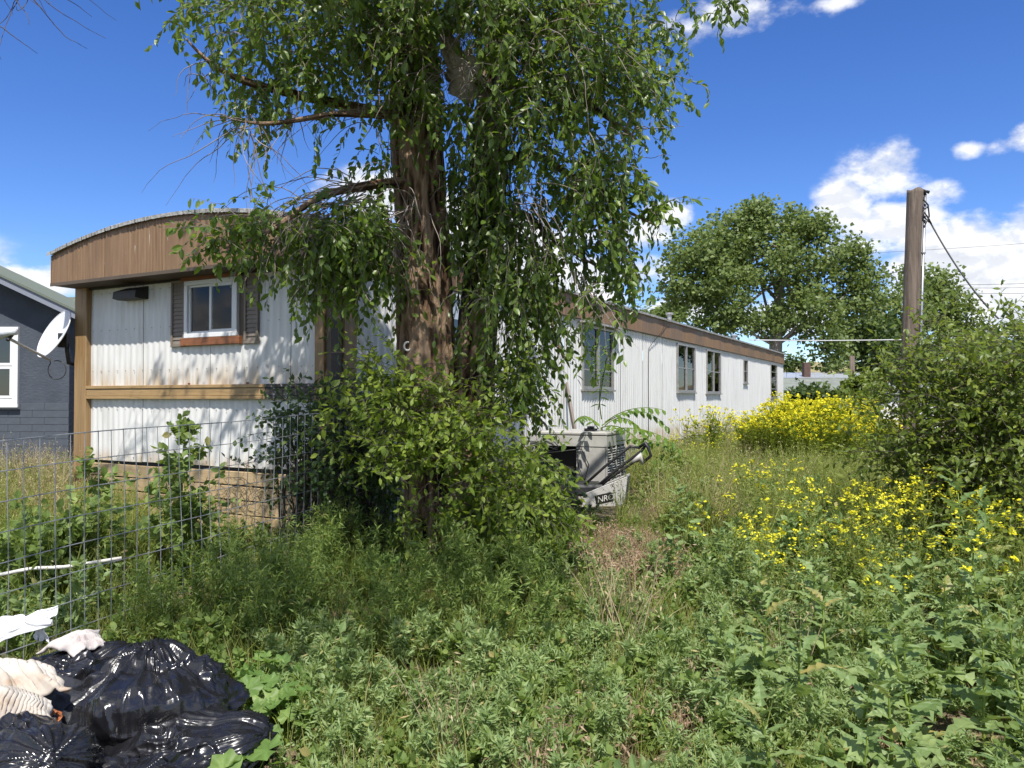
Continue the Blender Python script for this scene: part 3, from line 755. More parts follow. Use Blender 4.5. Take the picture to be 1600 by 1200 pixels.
# lawn mower: folded black handles and grey grass catcher
lm = P(945, 790, 9.3); lmz = gz(lm[0], lm[1]); mw = thing('lawn_mower', 'discarded lawn mower with black handles and grey grass catcher by the air conditioner', 'lawn mower', (lm[0], lm[1], lmz))
m_catch = M('catcher_grey', (.36, .36, .345), .5, var=(.26, .25, .23), vscale=5)
o_ = np.array((lm[0], lm[1], lmz))
c_tl, c_tr = P(915, 772, 9.4)-o_, P(979, 746, 9.4)-o_; c_bl, c_br = P(905, 812, 9.35)-o_, P(972, 806, 9.35)-o_
dv = np.array((.1, .42, .0))
mb = MB(); q_ = [c_bl, c_br, c_tr, c_tl]
mb.add([tuple(p) for p in q_]+[tuple(p+dv) for p in q_]+[tuple(c_tl*.97+c_tr*.03+(0, .02, -.02)), tuple(c_tr+np.array((-.02, .02, -.02)))], [(0, 1, 2, 3), (5, 4, 7, 6), (1, 5, 6, 2), (4, 0, 3, 7), (0, 4, 5, 1)])
ct = mb.build('grass_catcher', m_catch, mw); solid(ct, .012, 1)
MB().tube([tuple(p) for p in (c_tl, c_tr, c_tr+dv, c_tl+dv, c_tl)], .012, 6).build('catcher_rim', m_catch, mw)
# dark badge with pale letters
bc = (P(944, 779, 9.12)-o_); rt = unit(c_tr-c_tl); upv = np.array((0, 0, 1.))
rt2 = unit(np.array((rt[0], rt[1], rt[2]*.55))); fnv = unit(np.cross(rt2, upv)); upv = np.cross(fnv, rt2)*-1
if upv[2] < 0: upv = -upv
if fnv[1] > 0: fnv = -fnv
mt = Matrix(((rt2[0], upv[0], fnv[0], bc[0]), (rt2[1], upv[1], fnv[1], bc[1]), (rt2[2], upv[2], fnv[2], bc[2]), (0, 0, 0, 1)))
bd = MB(); pl = []
for cx, cy, a0 in ((.085, .035, 0), (-.085, .035, 90), (-.085, -.035, 180), (.085, -.035, 270)):
    for k in range(4): an = R(a0+30*k); pl.append((cx+.02*math.cos(an), cy+.02*math.sin(an)))
bd.prism(pl, -.004, .004, 'z'); bd = bd.build('badge', m_dark, mw); bd.matrix_local = mt
fc = bpy.data.curves.new('lettering', 'FONT'); fc.body = 'NRO'; fc.size = .092; fc.extrude = .002; fc.align_x = 'CENTER'; fc.align_y = 'CENTER'; fc.space_character = .95; fc.shear = .25
tmp = bpy.data.objects.new('tmp_text', fc); COL.objects.link(tmp); dg = bpy.context.evaluated_depsgraph_get(); me = bpy.data.meshes.new_from_object(tmp.evaluated_get(dg)); bpy.data.objects.remove(tmp)
me.materials.clear(); me.materials.append(M('letter_pale', (.55, .54, .5), .6)); lt = link(bpy.data.objects.new('lettering', me), bd); lt.location = (.012, 0, .0075)
for (a, b_, b2) in (((905, 765), (985, 697), (1000, 700)), ((915, 775), (1002, 705), (1012, 692)), ((925, 770), (990, 722), (1006, 716))):
    MB().tube([P(*a, 9.55)-o_, P((a[0]+b_[0])/2, (a[1]+b_[1])/2-2, 9.45)-o_, P(*b_, 9.3)-o_, P(*b2, 9.3)-o_], .017, 8).build('handle_tube', m_blk, mw, True)
MB().tube([P(1000, 698, 9.3)-o_, P(1008, 692, 9.25)-o_, P(1013, 700, 9.25)-o_, P(1017, 712, 9.25)-o_, P(1006, 722, 9.3)-o_], .019, 8).build('hand_grip', m_blk, mw, True)
MB().tube([P(988, 722, 9.2)-o_, P(1000, 713, 9.2)-o_, P(1004, 726, 9.2)-o_], [.02, .05, .02], 8).build('engine_cover', m_ac, mw, True)
MB().box(-.42, .02, .15, .62, .1, .24, b=.03).build('deck', m_blk, mw)
for dx, dy in ((-.4, .12), (0, .12), (-.4, .66), (0, .66)): MB().tube([(dx, dy-.02, .1), (dx, dy+.02, .1)], .1, 16).build('wheel', m_blk, mw)

# ------------------------------------------------------------------ utility pole, conduit, wires
m_pole = M('pole_wood', rough=.9, vstretch=(16, 16, .7), build=wood_b((.05, .036, .028), (.185, .145, .115)), bump=0)
pb = P(1414, 680, 14.2); pt_ = P(1427, 297, 14.2); up_ = thing('utility_pole', 'short weathered brown utility pole with a metal conduit on its right side', 'utility pole', (pb[0], pb[1], 0))
Oo = np.array((pb[0], pb[1], 0))
pz = pt_[2]; nk, nr = 90, 40; V = []; 
zs = np.linspace(0, pz, nk); an = np.linspace(0, 2*np.pi, nr, endpoint=False)
lean = (pt_[0]-pb[0])/(pt_[2]-pb[2])
Z, A = np.meshgrid(zs, an, indexing='ij')
rad = .150-.012*Z/pz*1.0; rad = rad-.012*np.clip(ridged(np.stack([np.cos(A)*4, np.sin(A)*4, Z*.35], -1), 3, 4)-.62, 0, 1)*2.2
V = np.stack([rad*np.cos(A)+Z*lean-(pb[2])*lean*0, rad*np.sin(A), Z], -1)
V[-1, :, 2] += .02*np.sin(an*3)
V = V.reshape(-1, 3); i = np.arange(nk-1)[:, None]*nr; j = np.arange(nr)[None]; j2 = (j+1) % nr
a = (i+j).ravel(); b_ = (i+j2).ravel(); c = (i+nr+j2).ravel(); d = (i+nr+j).ravel()
F = np.concatenate([np.stack([a, b_, c], -1), np.stack([a, c, d], -1)])
V = np.concatenate([V, [[lean*pz, 0, pz-.015]]]); top = len(V)-1; F = np.concatenate([F, np.stack([(nk-1)*nr+np.arange(nr), (nk-1)*nr+(np.arange(nr)+1) % nr, np.full(nr, top)], -1)])
link(bpy.data.objects.new('shaft', tri_mesh('shaft', V, F, m_pole, smooth=True)), up_)
MB().tube([(.165+lean*.3, -.05, .3), (.155+lean*pz, -.05, pz-.10)], .024, 10).build('conduit', m_gm, up_, True)
for z in (1.6, 2.8, 4.1, pz-.35): MB().box(.13+lean*z, .19+lean*z, -.085, -.02, z, z+.03).build('conduit_strap', m_gm, up_)
wh = (.155+lean*pz, -.05, pz-.10)
MB().tube([wh, (wh[0]-.02, -.06, pz-.03), (wh[0]+.06, -.07, pz-.06)], [.03, .04, .03], 8).build('weather_head', m_blk, up_, True)
def ppt(px, py, d=14.1): return tuple(P(px, py, d)-Oo)
MB().tube([wh, ppt(1443, 312), ppt(1450, 320), ppt(1452, 338), ppt(1446, 350), ppt(1441, 342), ppt(1443, 330), ppt(1450, 340), ppt(1455, 350)], .016, 6).build('cable_loop', m_blk, up_, True)
MB().tube([wh, ppt(1440, 320), ppt(1444, 338), ppt(1452, 348)], .010, 6).build('cable_loop', m_blk, up_, True)
def span(name, a, b_, sag, r, mat, label, grp=None):
    a, b_ = np.array(a), np.array(b_); pts = [a+(b_-a)*k/30-np.array((0, 0, sag*4*(k/30)*(1-k/30))) for k in range(31)]
    return tag(MB().tube(pts, r, 5).build(name, mat, None, True), label, 'cable', grp)
span('service_cable', P(1455, 350, 14.1), P(1560, 498, 12.6), .12, .014, m_blk, 'thick black cable drooping right from the utility pole top')
m_wr = M('line_wire', (.10, .10, .11), .5); m_ww = M('pale_line', (.55, .55, .55), .5)
span('overhead_line', P(1170, 531, 27), P(1760, 515, 20), .12, .018, m_ww, 'pale overhead line crossing low behind the utility pole')
for (a, b_, d0, d1, sg, lb) in (((900, 470), (1430, 420), 60, 45, .6, 'thin dark line in front of the big cottonwood ending near the utility pole'),
                         ((1500, 445), (1900, 425), 60, 60, .2, 'uppermost thin line right of the utility pole'), ((1490, 450), (1900, 436), 60, 60, .2, 'middle thin line right of the utility pole'),
                         ((1490, 458), (1900, 447), 60, 60, .2, 'lowest thin line right of the utility pole'), ((960, 470), (1200, 470), 70, 70, .5, 'upper thin line seen left of the big cottonwood'),
                         ((960, 476), (1200, 480), 70, 70, .4, 'lower thin line seen left of the big cottonwood'), ((1040, 408), (1900, 355), 80, 80, .5, 'faint high line crossing the big cottonwood crown'),
                         ((960, 500), (1150, 480), 60, 60, .2, 'thin line sloping up above the mobile home roof')):
    span('overhead_line', P(*a, d0), P(*b_, d1), sg, .018, m_wr, lb, 'overhead lines')
sp_ = P(1332, 620, 30); tag(MB().tube([(sp_[0], sp_[1], 0), (sp_[0], sp_[1], P(1332, 556, 30)[2])], [.12, .09], 10).build('short_pole', m_pole, None, True), 'distant short wooden post in front of the metal-roofed house', 'post')

# ------------------------------------------------------------------ far houses
FD = 32.
fx = lambda px, d=FD: (px-800)/FPX*d
m_metal = M('metal_roof', (.50, .53, .58), .35, .3, var=(.38, .41, .46), vscale=2); m_fr = M('roof_greygreen', (.20, .22, .20), .8, var=(.13, .145, .13), vscale=3)
m_fw = M('far_wall', (.13, .16, .20), .8); m_wsh = M('white_shed', (.72, .73, .75), .6, var=(.6, .6, .62)); m_brk = M('chimney_brick', (.11, .06, .045), .9, var=(.06, .04, .035), vscale=9)
fh = thing('metal_roofed_house', 'distant low house with pale metal roof cap and brick chimney beyond the mobile home', 'house', (fx(1285), FD, 0))
FO = (fx(1285), FD, 0)
def fL(px, py, d): p = P(px, py, d); return (p[0]-FO[0], p[1]-FO[1], p[2])
MB().box(fx(1190)-FO[0], fx(1345)-FO[0], 1, 7, 0, P(1300, 621, FD)[2]).build('wall', m_fw, fh)
MB().add([fL(1170, 622, FD), fL(1352, 622, FD), fL(1346, 590, 35), fL(1170, 590, 35)], [(0, 1, 2, 3)]).build('roof', m_fr, fh)
for k in range(12):
    a = 1170+k*14.8; MB().add([fL(a, 590.5, 34.9), fL(a+14.5, 590.5, 34.9), fL(a+14.2, 582, 37), fL(a, 582, 37)], [(0, 1, 2, 3)]).build('roof_sheet', m_metal, fh)
MB().box(fx(1253, 35.5)-FO[0], fx(1263, 35.5)-FO[0], 3.2, 3.5, 1.5, P(1258, 567, 35.5)[2], b=.01).build('chimney', m_brk, fh)
for a in (1302, 1322): MB().box(fx(a)-FO[0], fx(a+9)-FO[0], .97, 1.0, 1.0, 1.35).build('window', m_glass_d, fh)
sh = thing('white_shed', 'distant white shed with pale sloping roof left of the utility pole', 'shed', (fx(1400), 30, 0))
SO = (fx(1400), 30, 0)
def sL(px, py, d): p = P(px, py, d); return (p[0]-SO[0], p[1]-SO[1], p[2])
MB().box(fx(1376, 30)-SO[0], fx(1470, 30)-SO[0], 0, 4, 0, P(1400, 618, 30)[2]).build('wall', m_wsh, sh)
MB().add([sL(1340, 616, 29.8), sL(1478, 616, 29.8), sL(1470, 598, 32), sL(1352, 598, 32)], [(0, 1, 2, 3)]).build('roof', m_fr, sh)
MB().box(fx(1362, 30)-SO[0], fx(1376, 30)-SO[0], .6, 1.0, 0, P(1370, 618, 30)[2]).build('doorway', m_dark, sh)
MB().box(fx(1368, 30)-SO[0], fx(1370, 30)-SO[0], -.05, .05, 0, P(1370, 618, 30)[2]).build('door_post', m_rail, sh)

# ------------------------------------------------------------------ leaf materials
m_elm = leafmat('elm_leaf', (.060, .105, .016), (.105, .17, .026), (.18, .25, .042), .40, .36, .45)
m_elmy = leafmat('elm_leaf_young', (.11, .17, .022), (.18, .25, .034), (.27, .33, .055), .42, .45, .4)
m_twig = M('twig_pale', (.26, .22, .19), .8, var=(.15, .12, .10), vscale=8); m_twigd = M('twig_dark', (.07, .055, .045), .85)
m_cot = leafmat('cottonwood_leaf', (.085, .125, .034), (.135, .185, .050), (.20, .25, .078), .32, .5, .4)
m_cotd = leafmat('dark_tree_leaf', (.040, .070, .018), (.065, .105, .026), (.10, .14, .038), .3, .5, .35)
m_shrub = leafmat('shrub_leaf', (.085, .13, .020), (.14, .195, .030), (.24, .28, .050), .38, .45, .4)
m_koch = leafmat('weed_leaf', (.11, .17, .042), (.165, .24, .060), (.25, .31, .09), .36, .55, .3, dead=(.33, .27, .10))
m_pale = leafmat('pale_weed_leaf', (.155, .225, .085), (.23, .32, .125), (.34, .41, .18), .34, .55, .3, dead=(.42, .33, .15))
m_let = leafmat('lettuce_leaf', (.13, .20, .070), (.19, .27, .095), (.27, .34, .13), .3, .5, .35, dead=(.35, .30, .10))
m_mal = leafmat('mallow_leaf', (.10, .18, .042), (.15, .245, .062), (.22, .31, .09), .32, .5, .35)
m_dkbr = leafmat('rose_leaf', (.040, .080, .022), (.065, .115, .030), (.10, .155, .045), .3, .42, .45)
m_grass = leafmat('grass_green', (.13, .17, .034), (.21, .25, .056), (.32, .33, .10), .36, .5, .3, dead=(.45, .37, .2))
m_dry = leafmat('grass_dry', (.28, .22, .12), (.42, .34, .19), (.52, .44, .28), .3, .6, .2, tcol=(.5, .42, .25))
m_cheat = leafmat('cheatgrass', (.27, .18, .12), (.40, .28, .19), (.50, .38, .26), .3, .6, .2, tcol=(.5, .36, .26))
m_flow = leafmat('mustard_petal', (.66, .60, .02), (.76, .71, .03), (.82, .79, .08), .35, .5, .2, tcol=(.85, .82, .06))
m_lime = leafmat('mustard_leaf', (.14, .20, .03), (.22, .28, .04), (.32, .36, .06), .36, .55, .25)
m_mst = leafmat('mustard_stem', (.13, .19, .032), (.19, .26, .045), (.25, .31, .065), .25, .6, .2)
m_ail = leafmat('sumac_leaf', (.075, .15, .018), (.125, .21, .026), (.18, .27, .038), .42, .4, .5)

# ------------------------------------------------------------------ the big elm
def bark_b(t, b, vec, co):
    v = t.vmath('MULTIPLY', co, (24, 24, 6)); n_ = t.noise(v, 1, 8, .72, 1.2)
    at = t.add('ShaderNodeAttribute'); at.attribute_name = 'ridge'
    c = t.ramp(t.math('ADD', t.math('MULTIPLY', n_, .5), t.math('MULTIPLY', at.outputs['Fac'], .5)), [(.28, (.028, .016, .010)), (.48, (.145, .088, .053)), (.7, (.37, .26, .175))]); t.link(c, b.inputs['Base Color'])
    bn = t.add('ShaderNodeBump'); bn.inputs['Distance'].default_value = .05; bn.inputs['Strength'].default_value = 1
    t.link(n_, bn.inputs['Height']); t.link(bn.outputs[0], b.inputs['Normal'])
m_bark = M('elm_bark', rough=.92, spec=.2, build=bark_b)
TB = P(700, 872, 6.35); TB[2] = gz(TB[0], TB[1])
elm = thing('elm_tree', 'huge old elm with furrowed twin trunk in front of the mobile home', 'tree', TB)
def limb(name, pts, rads, nr=40, step=.04, furrow=.03, parent=elm, mat=m_bark, seed=0, lump=.05):
    pts = np.array(pts, float); rads = np.array(rads, float)
    L_ = np.concatenate([[0], np.cumsum(np.linalg.norm(np.diff(pts, axis=0), axis=1))]); n = max(6, int(L_[-1]/step))
    s = np.linspace(0, L_[-1], n)
    # catmull-like smoothing through interpolation + box filter
    C = np.stack([np.interp(s, L_, pts[:, k]) for k in range(3)], -1); rr = np.interp(s, L_, rads)
    w_ = max(1, n//14)
    for _ in range(2):
        pad = np.concatenate([np.repeat(C[:1], w_, 0), C, np.repeat(C[-1:], w_, 0)]); k_ = np.ones(2*w_+1)/(2*w_+1)
        C2 = np.stack([np.convolve(pad[:, k], k_, 'valid') for k in range(3)], -1); C2[0] = C[0]; C2[-1] = C[-1]; C = C2
    T = unit(np.gradient(C, axis=0)); A = unit(np.cross(T, np.array([0.05, 1, 0.02]))); B = np.cross(T, A)
    an = np.linspace(0, 2*np.pi, nr, endpoint=False)
    co = np.stack([np.cos(an)[None]*np.ones(n)[:, None], np.sin(an)[None]*np.ones(n)[:, None], s[:, None]*np.ones(nr)[None]], -1)
    q = co*np.array([4.2, 4.2, 2.6]) ; q[..., 0] += .6*vnoise(co*np.array([1, 1, 2.]), seed+9)
    rd = ridged(q+seed, 4, seed); lm_ = fbm(co*np.array([1.3, 1.3, 1.4])+seed, 3, seed+3)-.5
    r_ = rr[:, None]*(1+lm_*lump*6)+(np.clip(rd,.3,.8)-.62)*furrow*3.0
    V = C[:, None]+r_[..., None]*(np.cos(an)[None, :, None]*A[:, None]+np.sin(an)[None, :, None]*B[:, None])
    V = V.reshape(-1, 3); i = np.arange(n-1)[:, None]*nr; j = np.arange(nr)[None]; j2 = (j+1) % nr
    a = (i+j).ravel(); b_ = (i+j2).ravel(); c = (i+nr+j2).ravel(); d = (i+nr+j).ravel()
    F = np.concatenate([np.stack([a, b_, c], -1), np.stack([a, c, d], -1)])
    V = np.concatenate([V, C[-1:]]); F = np.concatenate([F, np.stack([(n-1)*nr+np.arange(nr), (n-1)*nr+(np.arange(nr)+1) % nr, np.full(nr, len(V)-1)], -1)])
    V = V-(np.array(parent.location) if parent is not None else 0)
    me = tri_mesh(name, V, F, mat, smooth=True)
    at = me.attributes.new('ridge', 'FLOAT', 'POINT'); at.data.foreach_set('value', np.concatenate([(np.clip((rd-.45)*2.6,0,1)).ravel(), [0]]).astype(np.float32))
    return link(bpy.data.objects.new(name, me), parent)
limb('trunk', [TB-np.array((0, 0, .15)), P(692, 800, 6.35), P(672, 690, 6.35), P(668, 560, 6.4), P(664, 430, 6.4), P(656, 330, 6.4), P(655, 230, 6.4), P(648, 120, 6.4), P(640, -20, 6.45), P(610, -250, 6.5), P(560, -480, 6.6)],
     [.36, .29, .25, .225, .215, .20, .20, .19, .18, .16, .12], 90, .025, .030, seed=1)
limb('trunk', [TB+np.array((.14, .05, -.15)), P(728, 800, 6.4), P(735, 690, 6.45), P(738, 590, 6.5), P(750, 470, 6.6), P(765, 350, 6.7), P(758, 240, 6.7), P(775, 120, 6.7), P(800, -30, 6.8), P(850, -280, 6.9), P(900, -500, 7)],
     [.27, .21, .18, .165, .155, .145, .14, .13, .12, .10, .08], 70, .03, .022, seed=2)
m_dead = M('deadwood', (.24, .21, .185), .95, var=(.52, .48, .43), vscale=14, vstretch=(1, 1, .4), bump=1, bscale=30)
limb('snag', [P(722, 150, 6.2), P(730, 125, 6.12), P(716, 100, 6.1), P(700, 70, 6.1), P(694, 42, 6.1)], [.10, .085, .075, .055, .018], 40, .010, .034, mat=m_dead, seed=5, lump=.14)
limb('snag', [P(735, 132, 6.15), P(742, 112, 6.1), P(728, 86, 6.1), P(737, 80, 6.1)], [.07, .06, .03, .012], 30, .010, .03, mat=m_dead, seed=6, lump=.14)
limb('snag', [P(700, 115, 6.2), P(712, 120, 6.1), P(733, 108, 6.05)], [.035, .05, .035], 24, .010, .03, mat=m_dead, seed=7, lump=.1)
limb('snag', [P(707, 80, 6.08), P(716, 62, 6.05), P(721, 48, 6.05)], [.02, .014, .006], 12, .012, .004, mat=m_dead, seed=8)
BR = [([ (655,185,6.4),(560,170,6.2),(470,150,6.0),(380,128,5.8),(330,105,5.7),(290,60,5.6)], .05, .007),
      ([ (650,190,6.35),(600,180,6.1),(520,178,5.8),(420,195,5.6),(380,190,5.5)], .035, .005),
      ([ (640,285,6.3),(590,287,6.1),(520,300,5.9),(480,318,5.75),(440,350,5.6),(405,372,5.5),(350,388,5.4)], .04, .005),
      ([ (780,60,6.7),(860,40,6.4),(960,-10,6.2),(1100,-60,6.0),(1200,-40,5.9)], .07, .02),
      ([ (770,150,6.7),(840,130,6.4),(900,150,6.2),(960,190,6.1),(1010,230,6.1)], .05, .006),
      ([ (765,260,6.7),(830,235,6.5),(900,280,6.3),(960,320,6.2),(1030,355,6.1)], .045, .005),
      ([ (755,340,6.6),(820,330,6.4),(870,380,6.3),(940,420,6.2)], .04, .005),
      ([ (745,470,6.5),(800,430,6.3),(850,470,6.2),(880,560,6.1)], .035, .005),
      ([ (650,60,6.4),(560,20,6.2),(450,-20,6.0),(330,-60,5.8),(200,-60,5.6)], .08, .02),
      ([ (645,-40,6.4),(560,-180,5.2),(420,-320,4.2),(250,-500,3.4)], .13, .03), ([ (650,-60,6.4),(700,-400,5.0),(720,-1000,3.4)], .13, .03),
      ([ (800,-40,6.7),(950,-200,6.5),(1150,-330,6.4)], .10, .02)]
brp = []
for pts, r0, r1 in BR:
    W_ = [P(*p) for p in pts]; brp.append(np.array(W_)); k = len(W_)
    limb('branch', W_, list(np.linspace(r0, r1, k)), 14, .04, .006, seed=len(brp)+20, lump=.05)
rg = np.random.default_rng(21)
# crown: drooping leafy shoots gathered in volumes: (px, py, depth, rx, rz (px), rdepth(m), n, length, gravity)
CB = [(330,25,5.8,60,45,.5,34,.5,.25),(420,40,5.9,75,55,.6,70,.55,.3),(395,120,5.8,22,60,.3,34,.5,.6),(395,190,5.8,18,30,.2,9,.4,.7),(520,50,6.0,80,65,.7,110,.6,.3),(600,90,6.1,70,85,.6,110,.6,.35),
      (480,140,5.9,40,25,.3,16,.35,.4),(540,150,6.0,45,40,.4,24,.45,.5),(545,250,6.0,34,55,.4,22,.5,.8),(590,270,6.1,25,60,.3,22,.5,.8),(510,130,5.9,60,30,.3,20,.4,.4),
      (640,20,5.9,70,60,.5,110,.6,.4),(720,20,5.9,90,60,.6,120,.6,.4),(640,140,6.0,45,50,.25,36,.5,.5),(790,60,6.1,80,80,.6,150,.6,.4),(800,170,6.0,80,80,.5,110,.6,.4),(880,40,6.2,90,60,.6,140,.6,.35),
      (900,130,6.1,80,70,.6,110,.6,.4),(970,90,6.1,60,70,.5,90,.6,.4),(985,20,6.1,70,40,.5,90,.5,.4),(1060,20,6.1,55,38,.4,60,.5,.35),(1125,10,6.1,32,28,.3,34,.35,.5),(1020,70,6.1,26,30,.3,24,.4,.5),
      (940,220,6.1,65,60,.5,110,.6,.5),(995,170,6.1,38,50,.3,44,.5,.4),(860,250,6.1,75,60,.5,85,.6,.5),(790,290,6.1,50,70,.4,48,.6,.6),(880,330,6.2,75,50,.5,90,.6,.6),(960,310,6.1,42,40,.3,40,.5,.4),
      (1010,345,6.1,30,12,.2,12,.35,.1),(860,410,6.2,70,55,.4,60,.6,.6),(930,400,6.2,55,40,.4,50,.5,.6),(975,450,6.1,35,35,.3,18,.4,.6),(800,420,6.2,50,70,.3,60,.6,.7),(790,520,6.1,50,70,.4,90,.6,.7),
      (845,540,6.1,40,50,.35,44,.5,.5),(815,620,6.1,40,50,.4,50,.4,.6),(905,480,5.9,30,45,.2,12,.5,.8),(935,520,5.6,22,60,.2,9,.6,.9),
      (440,400,5.7,70,32,.4,42,.5,.3),(350,395,5.5,32,18,.25,16,.35,.2),(400,365,5.5,35,22,.25,14,.35,.2),(520,400,5.9,60,50,.4,90,.5,.5),(580,430,6.0,40,60,.3,70,.55,.6),(480,460,5.7,32,36,.3,24,.45,.7),(460,520,5.6,25,22,.2,9,.35,.8),(560,370,5.9,50,30,.3,50,.4,.4),
      (640,480,6.15,25,70,.12,22,.4,.8),(700,330,6.2,30,90,.15,26,.5,.8),(700,210,6.05,40,50,.2,36,.5,.5),(690,560,6.15,40,50,.15,22,.4,.7),(720,450,6.2,40,80,.2,50,.5,.8),(745,300,6.35,40,90,.15,50,.45,.8),(760,480,6.3,40,80,.2,50,.45,.7),(650,600,6.05,40,40,.15,30,.35,.3),(625,380,6.1,22,70,.15,22,.4,.8),(800,330,6.3,40,60,.3,40,.5,.7)]
fr_P, fr_D, fr_N, fr_S = [], [], [], []; tw = []
def grow(blobs, rg, k=15, ls=(.036, .092), cl=.43, wob=.16, dd=.55, per=1):
    for (px, py, d, rx, ry, rd, n, ln, gv) in blobs:
        n = int(n*1.25); c = P(px, py, d); u = unit(rg.normal(0, 1, (n, 3)))*rg.random((n, 1))**.42
        st = c+u*np.array([rx*d/FPX, rd, ry*d/FPX])
        kk = vnoise(st*np.array([3.4, 3.4, 2.6]), 77) > cl
        st = st[kk]; u = u[kk]; n = len(st)
        if n == 0: continue
        st[:, 2] += ln*.28
        d0 = unit(unit(rg.normal(0, 1, (n, 3)))*np.array([1, 1, .5])+u*.4+np.array([0, -.15, .12]))
        L_ = ln*rg.uniform(.6, 1.25, n); pts = shoots(st, d0, L_, k, gv*.45, wob, rg); tw.append(pts)
        p_, dd_, n_ = leaf_frames(pts, per, .85, dd, 1, rg)
        fr_P.append(p_); fr_D.append(dd_); fr_N.append(n_); fr_S.append(rg.uniform(*ls, len(p_)))
grow(CB, rg)
Pn = np.concatenate(fr_P); Dn = np.concatenate(fr_D); Nn = np.concatenate(fr_N); Sn = np.concatenate(fr_S)
# keep a clear view of bark on the bare stretch of trunk, and of the snag
def keep_clear(Pn, boxes):
    px = 800+FPX*Pn[:, 0]/Pn[:, 1]; py = 622-FPX*(Pn[:, 2]-EYE)/Pn[:, 1]; k = np.ones(len(Pn), bool)
    for (a, b_, c, d, pr) in boxes: k &= ~((px > a) & (px < b_) & (py > c) & (py < d) & (rg.random(len(Pn)) < pr))
    return k
# (pruned shoots: the trunk's bare stretch and the dead snag stand free of leaves)
k = keep_clear(Pn, [(612, 698, 225, 560, .62), (685, 745, 40, 155, .93)])
Pn, Dn, Nn, Sn = Pn[k], Dn[k], Nn[k], Sn[k]
near = np.argsort(Pn[:, 1]*1.0+rg.random(len(Pn))*.5)[:300]; msk = np.ones(len(Pn), bool); msk[near] = False
V, F = scatter(ELM, Pn[msk], Dn[msk], Nn[msk], Sn[msk]); o = obj_tri('crown', V, F, m_elm, elm); o['kind'] = 'stuff'
lme = tri_mesh('leaf', ELM[0], ELM[1], m_elm)
def leaf_objs(idx, Pn, Dn, Nn, Sn, me, parent, name='leaf'):
    loc = np.array(parent.location)
    for i in idx:
        D = Vector(Dn[i]).normalized(); N = Vector(Nn[i]); N = (N-D*N.dot(D)).normalized(); S_ = N.cross(D); s = Sn[i]; p = Pn[i]-loc
        o = bpy.data.objects.new(name, me); COL.objects.link(o); o.parent = parent
        o.matrix_local = Matrix(((D.x*s, S_.x*s, N.x*s, p[0]), (D.y*s, S_.y*s, N.y*s, p[1]), (D.z*s, S_.z*s, N.z*s, p[2]), (0, 0, 0, 1)))
leaf_objs(near, Pn, Dn, Nn, Sn, lme, elm)
TW = np.concatenate(tw); V, F = tubes(TW, np.linspace(.0035, .001, TW.shape[1])[None]*np.ones((len(TW), 1))); o = obj_tri('twigs', V, F, m_twig, elm); o['kind'] = 'stuff'
# overhead crown outside the frame: casts the dappled shade of the yard
fr_P, fr_D, fr_N, fr_S = [], [], [], []; tw = []
def grow_w(blobs, rg, k=12, ls=(.07, .11)):
    for (x, y, z, rx, ry, rz_, n) in blobs:
        u = unit(rg.normal(0, 1, (n, 3)))*rg.random((n, 1))**.4; st = np.array((x, y, z))+u*np.array([rx, ry, rz_])
        d0 = unit(rg.normal(0, 1, (n, 3))*np.array([1, 1, .4])); pts = shoots(st, d0, rg.uniform(.5, 1., n), k, .12, .2, rg); tw.append(pts)
        p_, dd_, n_ = leaf_frames(pts, 1, .85, .4, 1, rg); fr_P.append(p_); fr_D.append(dd_); fr_N.append(n_); fr_S.append(rg.uniform(*ls, len(p_)))
OB = [(-1.3, 1.4, 5.6, 1.1, .8, .5, 120), (-.2, 1.7, 6.0, .7, .8, .5, 70), (-2.3, 2.3, 5.8, .9, .9, .5, 60), (-1.0, 3.1, 6.4, 1.3, .9, .6, 110), (.2, 3.3, 6.6, .8, .8, .6, 60), (-2.6, 4.6, 6.6, .9, .9, .6, 30),
      (-.8, 5.6, 7.6, 1.4, .8, .6, 50), (-1.2, 7.4, 7.8, 1.4, .8, .8, 80)]
grow_w(OB, rg)
Po, Do, No, So = (np.concatenate(q) for q in (fr_P, fr_D, fr_N, fr_S))
V, F = scatter(ELM, Po, Do, No, So); o = obj_tri('upper_crown', V, F, m_elm, elm); o['kind'] = 'stuff'
